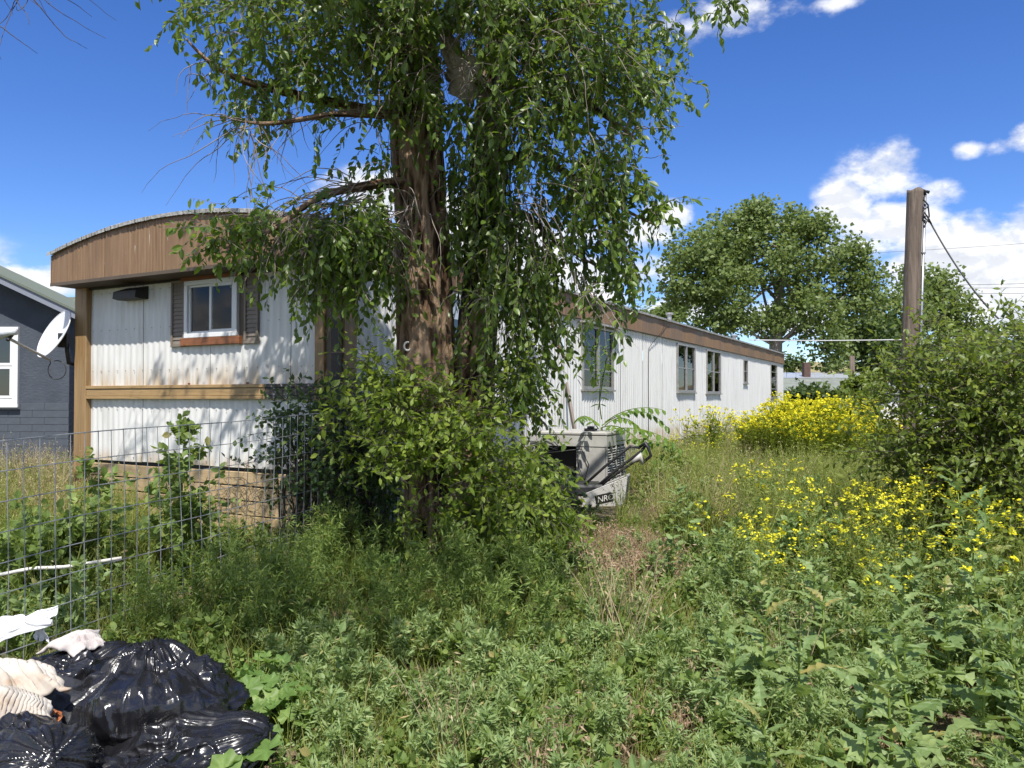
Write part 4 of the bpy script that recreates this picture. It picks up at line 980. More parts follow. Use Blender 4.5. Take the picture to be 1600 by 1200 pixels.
# dead pale twigs drooping at left and over the roof
def dead(px, py, d, n, dirv, spread, ln, gv, r=.0028, rg=rg, k=14, mat=None):
    st = np.repeat(P(px, py, d)[None], n, 0)+rg.normal(0, .05, (n, 3)); d0 = unit(np.array(dirv)+rg.normal(0, spread, (n, 3)))
    pts = shoots(st, d0, ln*rg.uniform(.4, 1.2, n), k, gv, .13, rg); return pts
dt = [dead(560, 300, 6.0, 26, (-.7, -.3, -.1), .35, 1.1, .13), dead(500, 315, 5.8, 22, (-.6, -.2, -.2), .3, .9, .16), dead(640, 330, 6.1, 16, (-.4, -.4, 0), .4, .8, .2), dead(390, 200, 5.6, 9, (.2, 0, -.8), .3, .8, .03),
      dead(380, 190, 5.6, 10, (-1, 0, -.3), .35, .8, .1), dead(330, 110, 5.6, 8, (-.6, 0, -.4), .6, .5, .12), dead(450, 180, 5.8, 16, (-.3, -.1, -.8), .5, .4, .05), dead(600, 180, 6.0, 14, (-.6, -.2, .4), .5, .8, .12),
      dead(690, 110, 5.9, 12, (-.3, -.3, .2), .6, .8, .15), dead(740, 110, 5.9, 6, (.2, -.3, -.5), .4, .5, .1), dead(860, 60, 5.8, 10, (.6, -.3, .2), .4, .9, .16), dead(820, 300, 5.8, 12, (.4, -.3, -.3), .5, .8, .14),
      dead(960, 210, 5.9, 8, (.7, 0, .1), .3, .5, .02), dead(650, 60, 5.9, 14, (-.5, -.3, .2), .5, 1.0, .14), dead(900, 430, 5.8, 5, (.2, -.2, -.9), .2, .7, .05), dead(480, 60, 5.8, 10, (-.5, -.2, .3), .5, .8, .1)]
DT = np.concatenate(dt); V, F = tubes(DT, np.linspace(.0045, .0012, DT.shape[1])[None]*np.ones((len(DT), 1)), 4); o = obj_tri('dead_twigs', V, F, m_twig, elm); o['kind'] = 'stuff'
# hanging fibres and vines along the second trunk
n = 160; st = np.stack([P(rg.uniform(715, 800), rg.uniform(180, 430), 6.45) for _ in range(n)]); pts = shoots(st, np.tile((0, -.1, -1.), (n, 1)), rg.uniform(.3, .9, n), 10, .3, .10, rg)
V, F = tubes(pts, np.full((n, 10), .003)); o = obj_tri('hanging_roots', V, F, m_twigd, elm); o['kind'] = 'stuff'
# basal shoots: bright young leaves round the foot
fr_P, fr_D, fr_N, fr_S = [], [], [], []; tw = []
BB = [(690,820,5.75,30,30,.2,40,.35,.1),(780,620,6.0,40,40,.3,50,.4,.2),(600,620,6.0,40,25,.3,42,.4,.1),(570,650,6.0,30,30,.3,36,.35,.1),(640,650,5.9,60,40,.35,90,.45,.1),(700,680,5.85,60,40,.4,110,.45,.1),(640,730,5.8,60,40,.4,70,.4,.1),(760,690,5.8,50,45,.4,85,.4,.2),
      (730,770,5.6,65,45,.4,95,.4,.2),(800,750,5.7,50,50,.4,80,.4,.3),(660,790,5.7,40,30,.3,50,.4,.2),(780,810,5.6,80,35,.35,90,.4,.3),(830,810,5.7,42,35,.3,44,.35,.3),(850,840,5.7,30,20,.3,18,.3,.4),(560,700,6.2,60,60,.3,50,.45,.1)]
grow(BB, rg, k=12, ls=(.035, .078), cl=.33, dd=.15)
Pb, Db, Nb, Sb = (np.concatenate(q) for q in (fr_P, fr_D, fr_N, fr_S))
k = keep_clear(Pb, [(655, 690, 735, 800, .8), (640, 760, 520, 640, .4)]); Pb, Db, Nb, Sb = Pb[k], Db[k], Nb[k], Sb[k]
V, F = scatter(ELM, Pb, Db, Nb, Sb); o = obj_tri('basal_foliage', V, F, m_elmy, elm); o['kind'] = 'stuff'
TW = np.concatenate(tw); V, F = tubes(TW, np.full(TW.shape[:2], .002)); o = obj_tri('basal_twigs', V, F, m_twigd, elm); o['kind'] = 'stuff'

# ------------------------------------------------------------------ generic leafy bush as a thing (stems reach the ground)
def bush(name, label, cat, blobs, mat, stemmat, ls, tpl=ELM, dd=.1, k=12, seed=1, base=None, group=None, grav=1, nst=14, wob=.16, up=.3, extra=None):
    rg = np.random.default_rng(seed); b0 = blobs[0]; c0 = P(b0[0], b0[1], b0[2]) if base is None else P(*base)
    root = thing(name, label, cat, (c0[0], c0[1], float(gz(c0[0], c0[1]))), group=group)
    Ps, Ds, Ns, Ss, T_ = [], [], [], [], []
    for (px, py, d, rx, ry, rd, n, ln, gv) in blobs:
        c = P(px, py, d); u = unit(rg.normal(0, 1, (n, 3)))*rg.random((n, 1))**.4; st = c+u*np.array([rx*d/FPX, rd, ry*d/FPX]); st[:, 2] -= ln*up*.5
        if d < 20:
            kk = vnoise(st*3.3, 55+seed) > .36; st = st[kk]; u = u[kk]; n = len(st)
        st[:, 2] = np.maximum(st[:, 2], gz(st[:, 0], st[:, 1])+.02)
        d0 = unit(unit(rg.normal(0, 1, (n, 3)))*np.array([.8, .8, .5])+u*.5+np.array([0, -.1, up]))
        pts = shoots(st, d0, ln*rg.uniform(.6, 1.25, n), k, gv*.45, wob, rg); T_.append(pts)
        a, b_, c_ = leaf_frames(pts, 1, .85, dd, 1, rg); Ps.append(a); Ds.append(b_); Ns.append(c_); Ss.append(rg.uniform(*ls, len(a)))
    Ps, Ds, Ns, Ss = map(np.concatenate, (Ps, Ds, Ns, Ss)); V, F = scatter(tpl, Ps, Ds, Ns, Ss)
    o = obj_tri('foliage', V, F, mat, root); o['kind'] = 'stuff'
    T_ = np.concatenate(T_); ends = T_[rg.choice(len(T_), min(len(T_), nst*4), replace=False), 0]; g0 = np.array(root.location)
    q = np.linspace(0, 1, 10)[None, :, None]; s0 = g0+rg.normal(0, .12, (len(ends), 3))*np.array([1, 1, 0]); s0[:, 2] = gz(s0[:, 0], s0[:, 1])-.03
    ctrl = (s0+ends)/2+np.array([0, 0, .25])*np.abs(ends[:, 2:3]-s0[:, 2:3]); path = (1-q)**2*s0[:, None]+2*q*(1-q)*ctrl[:, None]+q*q*ends[:, None]
    V1, F1 = tubes(path, np.linspace(.011, .003, 10)[None]*rg.uniform(.6, 1.2, (len(path), 1)), 5); V2, F2 = tubes(T_, np.linspace(.003, .001, T_.shape[1])[None]*np.ones((len(T_), 1)))
    V, F, MI = merge([(V1, F1, 0), (V2, F2, 0)]); o = obj_tri('stems', V, F, stemmat, root); o['kind'] = 'stuff'
    return root
# big shrub at the right edge
bush('leafy_shrub', 'large dense green shrub filling the right edge in front of the utility pole', 'shrub',
     [(1500,640,6.6,70,60,.6,170,.55,.1),(1570,600,6.4,60,60,.6,150,.55,.1),(1440,620,6.9,50,50,.5,100,.5,.1),(1540,560,6.6,60,50,.6,120,.5,.05),(1460,560,6.9,40,40,.5,50,.5,.05),(1580,700,6.2,60,60,.6,160,.55,.1),(1500,730,6.5,80,55,.5,170,.5,.1),(1420,700,6.8,50,40,.5,90,.5,.1),
      (1600,780,6.0,60,60,.5,130,.5,.1),(1640,640,6.2,80,120,.8,300,.55,.1),(1540,820,6.0,40,40,.4,50,.45,.1),(1400,590,7.3,25,25,.3,22,.4,.1),(1600,860,5.6,50,40,.3,50,.4,.1),(1560,510,6.8,50,20,.4,30,.4,0),(1470,500,7,20,22,.3,12,.5,0),(1380,660,7.3,30,50,.4,40,.4,.1)],
     m_shrub, m_twigd, (.04, .078), seed=31, base=(1520, 900, 6.6), nst=26)
# dark rose bush and other plants by the fence
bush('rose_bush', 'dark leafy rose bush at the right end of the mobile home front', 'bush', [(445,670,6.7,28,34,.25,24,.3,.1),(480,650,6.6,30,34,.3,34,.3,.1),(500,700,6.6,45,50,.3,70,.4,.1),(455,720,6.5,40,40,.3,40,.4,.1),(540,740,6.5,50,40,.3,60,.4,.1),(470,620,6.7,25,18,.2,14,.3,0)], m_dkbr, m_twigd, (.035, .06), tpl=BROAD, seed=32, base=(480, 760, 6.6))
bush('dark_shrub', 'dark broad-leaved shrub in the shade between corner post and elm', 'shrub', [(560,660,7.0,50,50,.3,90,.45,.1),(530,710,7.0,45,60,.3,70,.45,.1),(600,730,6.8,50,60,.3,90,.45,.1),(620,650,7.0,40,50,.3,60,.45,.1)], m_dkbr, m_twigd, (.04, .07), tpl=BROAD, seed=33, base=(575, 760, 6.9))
bush('broadleaf_weed', 'bushy dark green weed behind the wire fence at left', 'plant', [(120,775,5.7,30,30,.25,50,.28,.1),(150,815,5.6,30,34,.25,60,.26,.1),(85,825,5.6,38,34,.3,60,.26,.1),(120,860,5.5,45,24,.3,50,.25,.1),(128,735,5.7,12,16,.12,10,.2,0),(50,860,5.5,35,22,.3,30,.25,.1)], m_koch, m_mst, (.045, .085), tpl=BROAD, seed=34, base=(110, 880, 5.6), dd=.2)
bush('tall_weed', 'single tall pointed weed rising in front of the white front wall', 'plant', [(290,680,6.0,5,26,.06,14,.12,0),(292,720,6.0,24,20,.15,24,.18,.1),(262,740,6.0,14,12,.1,10,.16,.1),(325,745,6.0,14,12,.15,10,.16,.1),(280,790,5.9,36,25,.25,50,.22,.1),(260,820,5.8,55,25,.3,60,.22,.1)], m_koch, m_mst, (.04, .085), tpl=BROAD, seed=35, base=(290, 820, 5.95), nst=6, up=.8)
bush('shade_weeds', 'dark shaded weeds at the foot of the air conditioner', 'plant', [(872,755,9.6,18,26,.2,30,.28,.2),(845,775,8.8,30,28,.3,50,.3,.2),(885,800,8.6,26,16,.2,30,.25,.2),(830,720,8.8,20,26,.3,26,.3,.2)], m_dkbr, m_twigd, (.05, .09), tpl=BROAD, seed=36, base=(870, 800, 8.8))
bush('shade_weeds', 'dark leafy weeds right of the lawn mower and below the sumac leaves', 'plant', [(1040,715,9.9,22,22,.3,26,.28,.1),(1025,775,9.4,26,20,.3,34,.25,.1),(1065,750,9.9,30,22,.3,30,.28,.1)], m_koch, m_mst, (.05, .09), tpl=BROAD, seed=37, base=(1030, 790, 9.4))
bush('small_bush', 'round green bush in front of the distant metal-roofed house', 'bush', [(1270,622,29.5,44,14,.7,200,.5,.1)], m_cotd, m_twigd, (.12, .2), tpl=COTTON, seed=38, nst=8)
bush('small_tree', 'small bright green tree beside the distant short post', 'tree', [(1345,612,28,26,16,.6,130,.5,.2),(1352,598,28,14,9,.4,40,.4,.2)], m_shrub, m_twigd, (.12, .2), tpl=COTTON, seed=39, nst=8)

# sumac sapling with long pinnate leaves
sg = P(985, 700, 10.4); su = thing('sumac_sapling', 'bright green sapling with long drooping feather leaves behind the air conditioner', 'sapling', (sg[0], sg[1], float(gz(sg[0], sg[1]))))
rg2 = np.random.default_rng(5); SO_ = np.array(su.location)
fronds = [((940,665),(1000,620),(1040,665),.09),((945,665),(980,632),(1015,690),.08),((940,668),(975,655),(1005,700),.08),((945,660),(985,628),(1035,640),.08),((950,672),(1000,660),(1050,690),.08),((940,655),(930,600),(950,570),.07),((935,640),(945,560),(960,520),.06),((935,600),(925,560),(935,540),.05),((935,670),(915,640),(905,655),.07),((960,690),(1010,680),(1060,700),.08)]
ltp = tri_mesh('leaflet', lance(.2, .05, .15)[0], lance(.2, .05, .15)[1], m_ail)
st_ = MB()
for (a, m_, b_, ls_) in fronds:
    d = 10.2+rg2.uniform(-.5, .3); p0, p1, p2 = P(*a, 10.4), P(*m_, d), P(*b_, d-.1); n_ = 10
    pts = [(1-t)**2*p0+2*t*(1-t)*p1+t*t*p2 for t in np.linspace(0, 1, n_)]; st_.tube([p-SO_ for p in pts], list(np.linspace(.008, .003, n_)), 5)
    idx = []; PP, DD, NN, S2 = [], [], [], []
    for i in range(2, n_):
        t = unit(pts[i]-pts[i-1]); sd = unit(np.cross(t, (0, 0, 1.)))
        for s in (-1, 1):
            PP.append(pts[i]); DD.append(unit(t*.35+sd*s*.8+np.array((0, 0, -.45)))); NN.append(np.array((0, -.2, 1.))+rg2.normal(0, .15, 3)); S2.append(ls_*1.7*rg2.uniform(.8, 1.2))
    leaf_objs(range(len(PP)), np.array(PP), np.array(DD), np.array(NN), np.array(S2), ltp, su, 'leaflet')
st_.tube([(-.35, 0, 0), P(940, 668, 10.4)-SO_], .014, 6); st_.build('stems', m_mst, su)

# ------------------------------------------------------------------ background trees
def far_tree(label, base, trunkpts, blobs, mat, seed, lsz, name='cottonwood_tree', r0=.35, group='trees beyond the mobile home', nb=10, per=1, bark=None):
    rg = np.random.default_rng(seed); b0 = P(*base); b0[2] = 0; root = thing(name, label, 'tree', b0, group=group)
    W_ = [b0]+[P(*p) for p in trunkpts]; limb('trunk', W_, list(np.linspace(r0, r0*.25, len(W_))), 16, .4, .05, parent=root, mat=bark or m_bfar, seed=seed)
    Ps, Ds, Ns = [], [], []
    mb = MB()
    for (px, py, d, rx, ry, rd, n) in blobs:
        c = P(px, py, d)
        # clumps on an irregular shell
        nc = max(6, int(n*2.7)//26); u = unit(rg.normal(0, 1, (nc, 3)))*rg.random((nc, 1))**.35; cc_ = c+u*np.array([rx*d/FPX, rd, ry*d/FPX]); cc_ = cc_[vnoise(cc_*.75, 60) > .28]
        for q in cc_:
            m_ = 26; pr = unit(rg.normal(0, 1, (m_, 3)))*rg.random((m_, 1))**.5*np.array([1, 1, .7])*rg.uniform(.35, .8)*(d/35)
            Ps.append(q+pr); Ds.append(unit(rg.normal(0, 1, (m_, 3))+np.array([0, 0, -.3]))); Ns.append(unit(rg.normal(0, 1, (m_, 3))+np.array([0, -.5, .9])))
        t0 = W_[min(len(W_)-1, 1+int(rg.integers(0, len(W_)-1)))]
        mb.tube([t0-b0, (t0*.5+c*.5)-b0+np.array((0, 0, -.3)), c-b0], [r0*.28, r0*.16, r0*.06], 6)
    Ps, Ds, Ns = map(np.concatenate, (Ps, Ds, Ns)); V, F = scatter(COTTON, Ps, Ds, Ns, rg.uniform(lsz*.7, lsz*1.3, len(Ps))); o = obj_tri('crown', V, F, mat, root); o['kind'] = 'stuff'
    mb.build('limbs', bark or m_bfar, root, True)['kind'] = 'stuff'
    return root
m_bfar = M('far_bark', (.16, .14, .12), .9, var=(.26, .235, .205), vscale=2)
far_tree('big cottonwood with broad green crown behind the far end of the mobile home', (1205, 600, 38), [(1212,540,38),(1216,470,38),(1222,430,38),(1235,380,38)],
 [(1090,390,37,50,35,2.0,900),(1060,440,37,32,45,1.6,600),(1140,370,38,60,35,2.2,1100),(1185,330,38,26,18,1.2,380),(1225,355,38,60,28,2.2,900),(1120,440,36.5,60,40,2.2,1100),(1190,410,37,60,45,2.2,1200),(1265,360,38,40,25,1.5,600),(1270,420,38,50,50,2.2,1100),
  (1320,430,38.5,45,45,2,900),(1335,385,38.5,22,22,1.0,260),(1150,490,36.5,50,30,2,800),(1110,505,37,30,18,1.2,260),(1260,480,37,55,35,2,900),(1330,480,38.5,50,35,1.8,800),(1290,530,37.5,40,28,1.6,420),(1300,565,37.5,30,20,1.4,260),(1200,505,37.5,30,25,1.4,260),(1355,430,38.5,18,30,1.0,220),(1170,345,38,18,20,.8,160)], m_cot, 41, .175)
far_tree('tall cottonwood behind the utility pole', (1400, 600, 46), [(1400,560,46),(1410,500,46),(1430,450,46)],
 [(1440,440,46,45,28,2,600),(1410,480,45,50,35,2,800),(1470,480,46,45,40,2,800),(1500,500,46,28,30,1.6,420),(1385,530,45,50,40,2,800),(1450,540,45,60,35,2,900),(1520,540,46,40,35,2,600),(1410,580,45,60,20,2,500)], m_cot, 42, .20)
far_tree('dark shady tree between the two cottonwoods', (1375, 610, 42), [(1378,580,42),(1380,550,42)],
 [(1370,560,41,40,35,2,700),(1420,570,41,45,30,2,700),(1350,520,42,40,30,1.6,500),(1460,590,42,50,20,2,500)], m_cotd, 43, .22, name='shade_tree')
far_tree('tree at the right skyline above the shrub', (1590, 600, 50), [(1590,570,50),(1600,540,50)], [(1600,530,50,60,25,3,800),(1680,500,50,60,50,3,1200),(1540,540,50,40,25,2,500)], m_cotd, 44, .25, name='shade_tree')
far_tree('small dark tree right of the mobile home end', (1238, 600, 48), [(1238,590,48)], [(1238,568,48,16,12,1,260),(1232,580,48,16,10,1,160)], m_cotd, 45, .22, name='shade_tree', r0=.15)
far_tree('treetop peeking over the mobile home roof', (1040, 600, 60), [(1040,560,60),(1045,520,60)], [(1045,492,60,30,14,2,420),(1060,484,60,12,10,1,120),(1000,500,60,30,14,2,300)], m_cot, 46, .3)
# bare twigs of a tree at the top left, standing left of the camera
bt = P(-420, 800, 6.5); bt[2] = gz(bt[0], bt[1]); bare = thing('bare_tree', 'bare thin twigs reaching in at the top left corner of the sky', 'tree', bt)
limb('trunk', [bt, bt+np.array((.05, .1, 2.5)), bt+np.array((.5, 0, 4.6)), P(-60, -60, 6)], [.12, .10, .06, .02], 16, .1, .01, parent=bare, seed=51)
rg3 = np.random.default_rng(3)
pt1 = shoots(np.repeat(P(-60, -60, 6)[None], 14, 0), unit(np.array((.9, -.05, -.05))+rg3.normal(0, .28, (14, 3))), rg3.uniform(.5, 1.3, 14), 16, .035, .12, rg3)
pt2 = shoots(pt1[:, 6], unit(np.array((.6, 0, -.5))+rg3.normal(0, .4, (14, 3))), rg3.uniform(.3, .6, 14), 16, .03, .14, rg3); pt3 = shoots(np.repeat(P(30, -40, 6)[None], 5, 0), unit(np.array((.2, 0, -1))+rg3.normal(0, .25, (5, 3))), rg3.uniform(.4, .8, 5), 16, .0, .14, rg3)
pts = np.concatenate([pt1, pt2, pt3]); V, F = tubes(pts, np.linspace(.006, .0015, 16)[None]*np.ones((len(pts), 1)), 4); o = obj_tri('twigs', V, F, m_twigd, bare); o['kind'] = 'stuff'

# ------------------------------------------------------------------ ground cover: plant templates scattered with geometry nodes (stuff)
def proto_obj(name, parts, mats):
    V, F, MI = merge(parts); return bpy.data.objects.new(name, tri_mesh(name, V, F, mats, MI))
def weed_proto(seed, h, nb, k, lf, tpl=NARROW, lean=.25, leafw=1, mats=(m_koch, m_mst), per=1, up=.5, dd=0.0):
    rg = np.random.default_rng(seed); main = shoots(np.zeros((1, 3)), np.array([[rg.normal(0, lean*.4), rg.normal(0, lean*.4), 1.]]), np.array([h]), 14, 0, .06, rg)
    idx = rg.integers(1, 12, nb); st = main[0, idx]; a = rg.uniform(0, 2*np.pi, nb); d0 = np.stack([np.cos(a), np.sin(a), np.full(nb, up)+rg.uniform(0, .6, nb)], -1)
    br = shoots(st, d0, h*rg.uniform(.25, .5, nb)*(1.15-idx/18), k, -.10, .12, rg)
    A = leaf_frames(br, per, .8, dd, 1, rg); B = leaf_frames(main, 4, .9, dd, 3, rg)
    Pn, D, N = (np.concatenate([x, y]) for x, y in zip(A, B)); V1, F1 = scatter(tpl, Pn, D, N, rg.uniform(lf*.7, lf*1.3, len(Pn)))
    V2, F2 = tubes(main, np.linspace(.004, .0015, 14)[None]); V3, F3 = tubes(br, np.full(br.shape[:2], .0012))
    return proto_obj('plant', [(V1, F1, 0), (V2, F2, 1), (V3, F3, 1)], list(mats))
def grass_proto(seed, h, n, r, mats, heads=False, droop=.12, wd=.0035, k=6):
    rg = np.random.default_rng(seed); a = rg.uniform(0, 2*np.pi, n); rr = r*rg.random(n)**.5; st = np.stack([rr*np.cos(a), rr*np.sin(a), np.zeros(n)-.01], -1)
    d0 = np.stack([rg.normal(0, .28, n), rg.normal(0, .28, n), np.ones(n)], -1); pts = shoots(st, d0, h*rg.uniform(.5, 1.15, n), k, droop, .07, rg)
    sd = unit(np.cross(unit(np.gradient(pts, axis=1)), rg.normal(0, 1, (n, 1, 3)))); wv = np.linspace(1, .12, k)[None, :, None]*wd
    V = np.stack([pts-sd*wv, pts+sd*wv], 2).reshape(-1, 3); i = (np.arange(n)*k*2)[:, None]+np.arange(k-1)[None]*2; i = i.ravel()
    F = np.concatenate([np.stack([i, i+1, i+3], -1), np.stack([i, i+3, i+2], -1)]); parts = [(V, F, 0)]
    if heads:
        m_ = n//2; P_, D_, N_ = leaf_frames(pts[:m_, -3:], 3, .5, .9, 1, rg, .35); V2, F2 = scatter(sliver(.12, .1), P_, D_, N_, rg.uniform(.02, .04, len(P_))); parts.append((V2, F2, 1))
    return proto_obj('tuft', parts, list(mats))
def mustard_parts(seed, h=.7, nb=12, petal=.011, nf=9, leaf=.05):
    rg = np.random.default_rng(seed); main = shoots(np.zeros((1, 3)), np.array([[rg.normal(0, .1), rg.normal(0, .1), 1.]]), np.array([h*.85]), 14, 0, .05, rg)
    idx = rg.integers(3, 13, nb); a = rg.uniform(0, 2*np.pi, nb); d0 = np.stack([np.cos(a)*.7, np.sin(a)*.7, np.ones(nb)], -1)
    br = shoots(main[0, idx], d0, (h*1.05-main[0, idx, 2])*rg.uniform(.7, 1.05, nb), 8, -.12, .10, rg)
    tips = np.concatenate([br[:, -1], main[:, -1]]); C = np.repeat(tips, nf, 0)+rg.normal(0, .013, (len(tips)*nf, 3))
    quad = (np.array([(-.5,-.5,0), (.5,-.5,.0), (.5,.5,0), (-.5,.5,0)]), np.array([(0,1,2),(0,2,3)]))
    V0, F0 = scatter(quad, C, rg.normal(0, 1, C.shape)*np.array([1, 1, .3]), np.tile((0, -.3, 1.), (len(C), 1))+rg.normal(0, .5, C.shape), rg.uniform(petal, petal*1.7, len(C)))
    A = leaf_frames(br, 4, .6, -.2, 1, rg); B = leaf_frames(main, 7, 1, .2, 1, rg)
    V1, F1 = scatter(NARROW, A[0], A[1], A[2], rg.uniform(.015, .035, len(A[0]))); V4, F4 = scatter(NARROW, B[0], B[1], B[2], rg.uniform(leaf*.7, leaf*1.4, len(B[0])))
    V2, F2 = tubes(main, np.linspace(.004, .0015, 14)[None]); V3, F3 = tubes(br, np.full(br.shape[:2], .0013))
    return [(V0, F0, 0), (V1, F1, 1), (V4, F4, 1), (V2, F2, 2), (V3, F3, 2)]
MM = [m_flow, m_grass, m_mst]
def disc_leaf(n=9, lob=.12, cup=.12):
    V = [(0, 0, 0)]
    for i in range(n*2):
        a = -math.pi+.35+(2*math.pi-.7)*i/(n*2-1); r = .5*(1+lob*(1 if i % 2 else -1)); V.append((.28+r*math.cos(a), r*math.sin(a), cup*r+(.04 if i % 2 else -.03)))
    F = [(0, i, i+1) for i in range(1, n*2)]; return np.array(V), np.array(F)
DISC = disc_leaf()
pro = {
 'koch': [weed_proto(100+i, .52, 20, 8, .042, per=2) for i in range(4)],
 'low': [weed_proto(110+i, .20, 18, 8, .030, tpl=sliver(.12, .1), mats=(m_pale, m_mst), per=2, up=.4) for i in range(4)],
 'lowg': [weed_proto(120+i, .17, 14, 6, .030, tpl=BROAD, mats=(m_koch, m_mst), per=1, up=.3) for i in range(3)],
 'grass': [grass_proto(130+i, .50, 46, .10, (m_grass, m_grass), True) for i in range(3)],
 'turf': [grass_proto(140+i, .16, 40, .10, (m_grass, m_dry), False, .15, .0028, 4) for i in range(3)],
 'dry': [grass_proto(150+i, .62, 36, .10, (m_dry, m_dry), True) for i in range(3)],
 'cheat': [grass_proto(160+i, .24, 60, .10, (m_cheat, m_cheat), True, .22) for i in range(3)],
 'must': [proto_obj('plant', mustard_parts(170+i, nb=9, petal=.0105, nf=9), MM) for i in range(4)],
 'leafy': [weed_proto(180+i, .34, 12, 7, .048, tpl=lance(.26, .06, .1, .4), mats=(m_let, m_mst), per=1, up=.4) for i in range(3)],
}
cols = {}
for k_, lst in pro.items():
    c = bpy.data.collections.new('plants_'+k_)
    for o in lst: c.objects.link(o)
    cols[k_] = c
def gn_scatter(name, key, X, Y, S, label, cat, Zoff=None, rg=rng, tilt=.12):
    n = len(X); me = bpy.data.meshes.new(name); me.vertices.add(n)
    Z = gz(X, Y)+(0 if Zoff is None else Zoff); me.vertices.foreach_set('co', np.stack([X, Y, Z], -1).astype(np.float32).ravel())
    at = me.attributes.new('rot', 'FLOAT_VECTOR', 'POINT'); at.data.foreach_set('vector', np.stack([rg.normal(0, tilt, n), rg.normal(0, tilt, n), rg.uniform(0, 6.28, n)], -1).astype(np.float32).ravel())
    at = me.attributes.new('scl', 'FLOAT', 'POINT'); at.data.foreach_set('value', np.asarray(S, np.float32))
    at = me.attributes.new('pick', 'INT', 'POINT'); at.data.foreach_set('value', rg.integers(0, len(pro[key]), n).astype(np.int32))
    me.update(); o = link(bpy.data.objects.new(name, me)); tag(o, label, cat, None, 'stuff')
    ng = bpy.data.node_groups.new(name+'_nodes', 'GeometryNodeTree'); ng.interface.new_socket('Geometry', in_out='INPUT', socket_type='NodeSocketGeometry'); ng.interface.new_socket('Geometry', in_out='OUTPUT', socket_type='NodeSocketGeometry')
    N = ng.nodes; gi = N.new('NodeGroupInput'); go = N.new('NodeGroupOutput'); ip = N.new('GeometryNodeInstanceOnPoints'); ci = N.new('GeometryNodeCollectionInfo')
    ci.inputs[0].default_value = cols[key]; ci.inputs['Separate Children'].default_value = True; ci.inputs['Reset Children'].default_value = True
    def attr(nm, ty): a = N.new('GeometryNodeInputNamedAttribute'); a.data_type = ty; a.inputs[0].default_value = nm; return a.outputs[0]
    ip.inputs['Pick Instance'].default_value = True
    L_ = ng.links; L_.new(gi.outputs[0], ip.inputs['Points']); L_.new(ci.outputs[0], ip.inputs['Instance']); L_.new(attr('pick', 'INT'), ip.inputs['Instance Index'])
    L_.new(attr('rot', 'FLOAT_VECTOR'), ip.inputs['Rotation']); L_.new(attr('scl', 'FLOAT'), ip.inputs['Scale']); L_.new(ip.outputs[0], go.inputs[0])
    md = o.modifiers.new('scatter', 'NODES'); md.node_group = ng; return o
HOLES = [(-.60, 4.05, .24), (-.10, 3.7, .12), (1.45, 2.95, .30), (.55, 3.1, .15), (1.9, 3.4, .2)]
def zone(pxr, dr, dens, rg, clump=0, cscale=1.2, inside=None, seed=0, holes=True):
    """uniform in world area inside a wedge px range x depth range, kept out of buildings and things"""
    y0, y1 = dr; xa = (pxr[0]-800)/FPX; xb = (pxr[1]-800)/FPX; area = (xb-xa)*(y1*y1-y0*y0)/2; n = int(area*dens)
    y = np.sqrt(rg.uniform(y0*y0, y1*y1, n)); x = y*rg.uniform(xa, xb, n)
    lx = (x-P0[0])*UX[0]+(y-P0[1])*UX[1]; ly = (x-P0[0])*UY[0]+(y-P0[1])*UY[1]
    k = ~((lx > -3.9) & (lx < .06) & (ly > -.06) & (ly < Ln+.1))
    k &= ~((x < -.88) & (x > -3.2) & (y < 3.62) & (y > 1.5) & (x-.0 < -.88))         # heap of bags
    fx_ = -2.556+.386*((y-3.98)/.923)
    k &= ~((np.abs(x-5.2) < 1.7) & (y > 11.2) & (y < 13.6) & (rg.random(len(x)) < .85))
    k &= ~((x > .25) & (x < 1.75) & (y > 8.3) & (y < 11.2)); k &= ~((x > .6) & (x < 1.45) & (y > 7.2) & (y < 8.4) & (rg.random(len(x)) < .93))
    if inside is not None: k &= inside(x, y, fx_)
    if clump: k &= (vnoise(np.stack([x*cscale, y*cscale, x*0+seed], -1), 40+seed) > clump)
    if holes:
        for (hx_, hy_, hr) in HOLES: k &= ~(np.hypot(x-hx_, y-hy_) < hr*(.7+.6*vnoise(np.stack([x*6, y*6, x*0], -1), 8)))
    return x[k], y[k]
rz = np.random.default_rng(77)
def put(name, key, zs, sc_, label, cat, tilt=.12):
    X, Y = (np.concatenate(q) for q in zip(*zs)); return gn_scatter(name, key, X, Y, rz.uniform(*sc_, len(X)), label, cat, rg=rz, tilt=tilt)
right_of_fence = lambda x, y, f: x > f+.05
left_of_fence = lambda x, y, f: x < f-.08
put('feathery_weeds', 'koch', [zone((150, 870), (4.35, 6.7), 26, rz, inside=right_of_fence), zone((700, 900), (4.8, 6.2), 8, rz), zone((150, 560), (6.0, 6.9), 14, rz, inside=right_of_fence)], (.75, 1.2), 'dense feathery green weeds in the shade below the elm', 'weeds')
put('low_weeds', 'low', [zone((380, 1180), (2.2, 4.5), 75, rz), zone((880, 1200), (4.4, 6.5), 26, rz), zone((1100, 1750), (2.0, 5.5), 45, rz)], (.7, 1.45), 'pale green low weeds covering the foreground', 'weeds')
put('creeping_weeds', 'lowg', [zone((-250, 1750), (2.2, 7.2), 30, rz), zone((860, 1300), (7, 14), 14, rz)], (.7, 1.4), 'small leafy weeds between the taller ones', 'weeds')
put('short_grass', 'turf', [zone((-400, 1800), (2.2, 9), 26, rz, holes=True), zone((850, 2000), (9, 22), 14, rz), zone((1750, 3000), (2.2, 9), 22, rz), zone((-1500, -400), (3, 9), 18, rz)], (.8, 1.8), 'short grass between the weeds', 'grass')
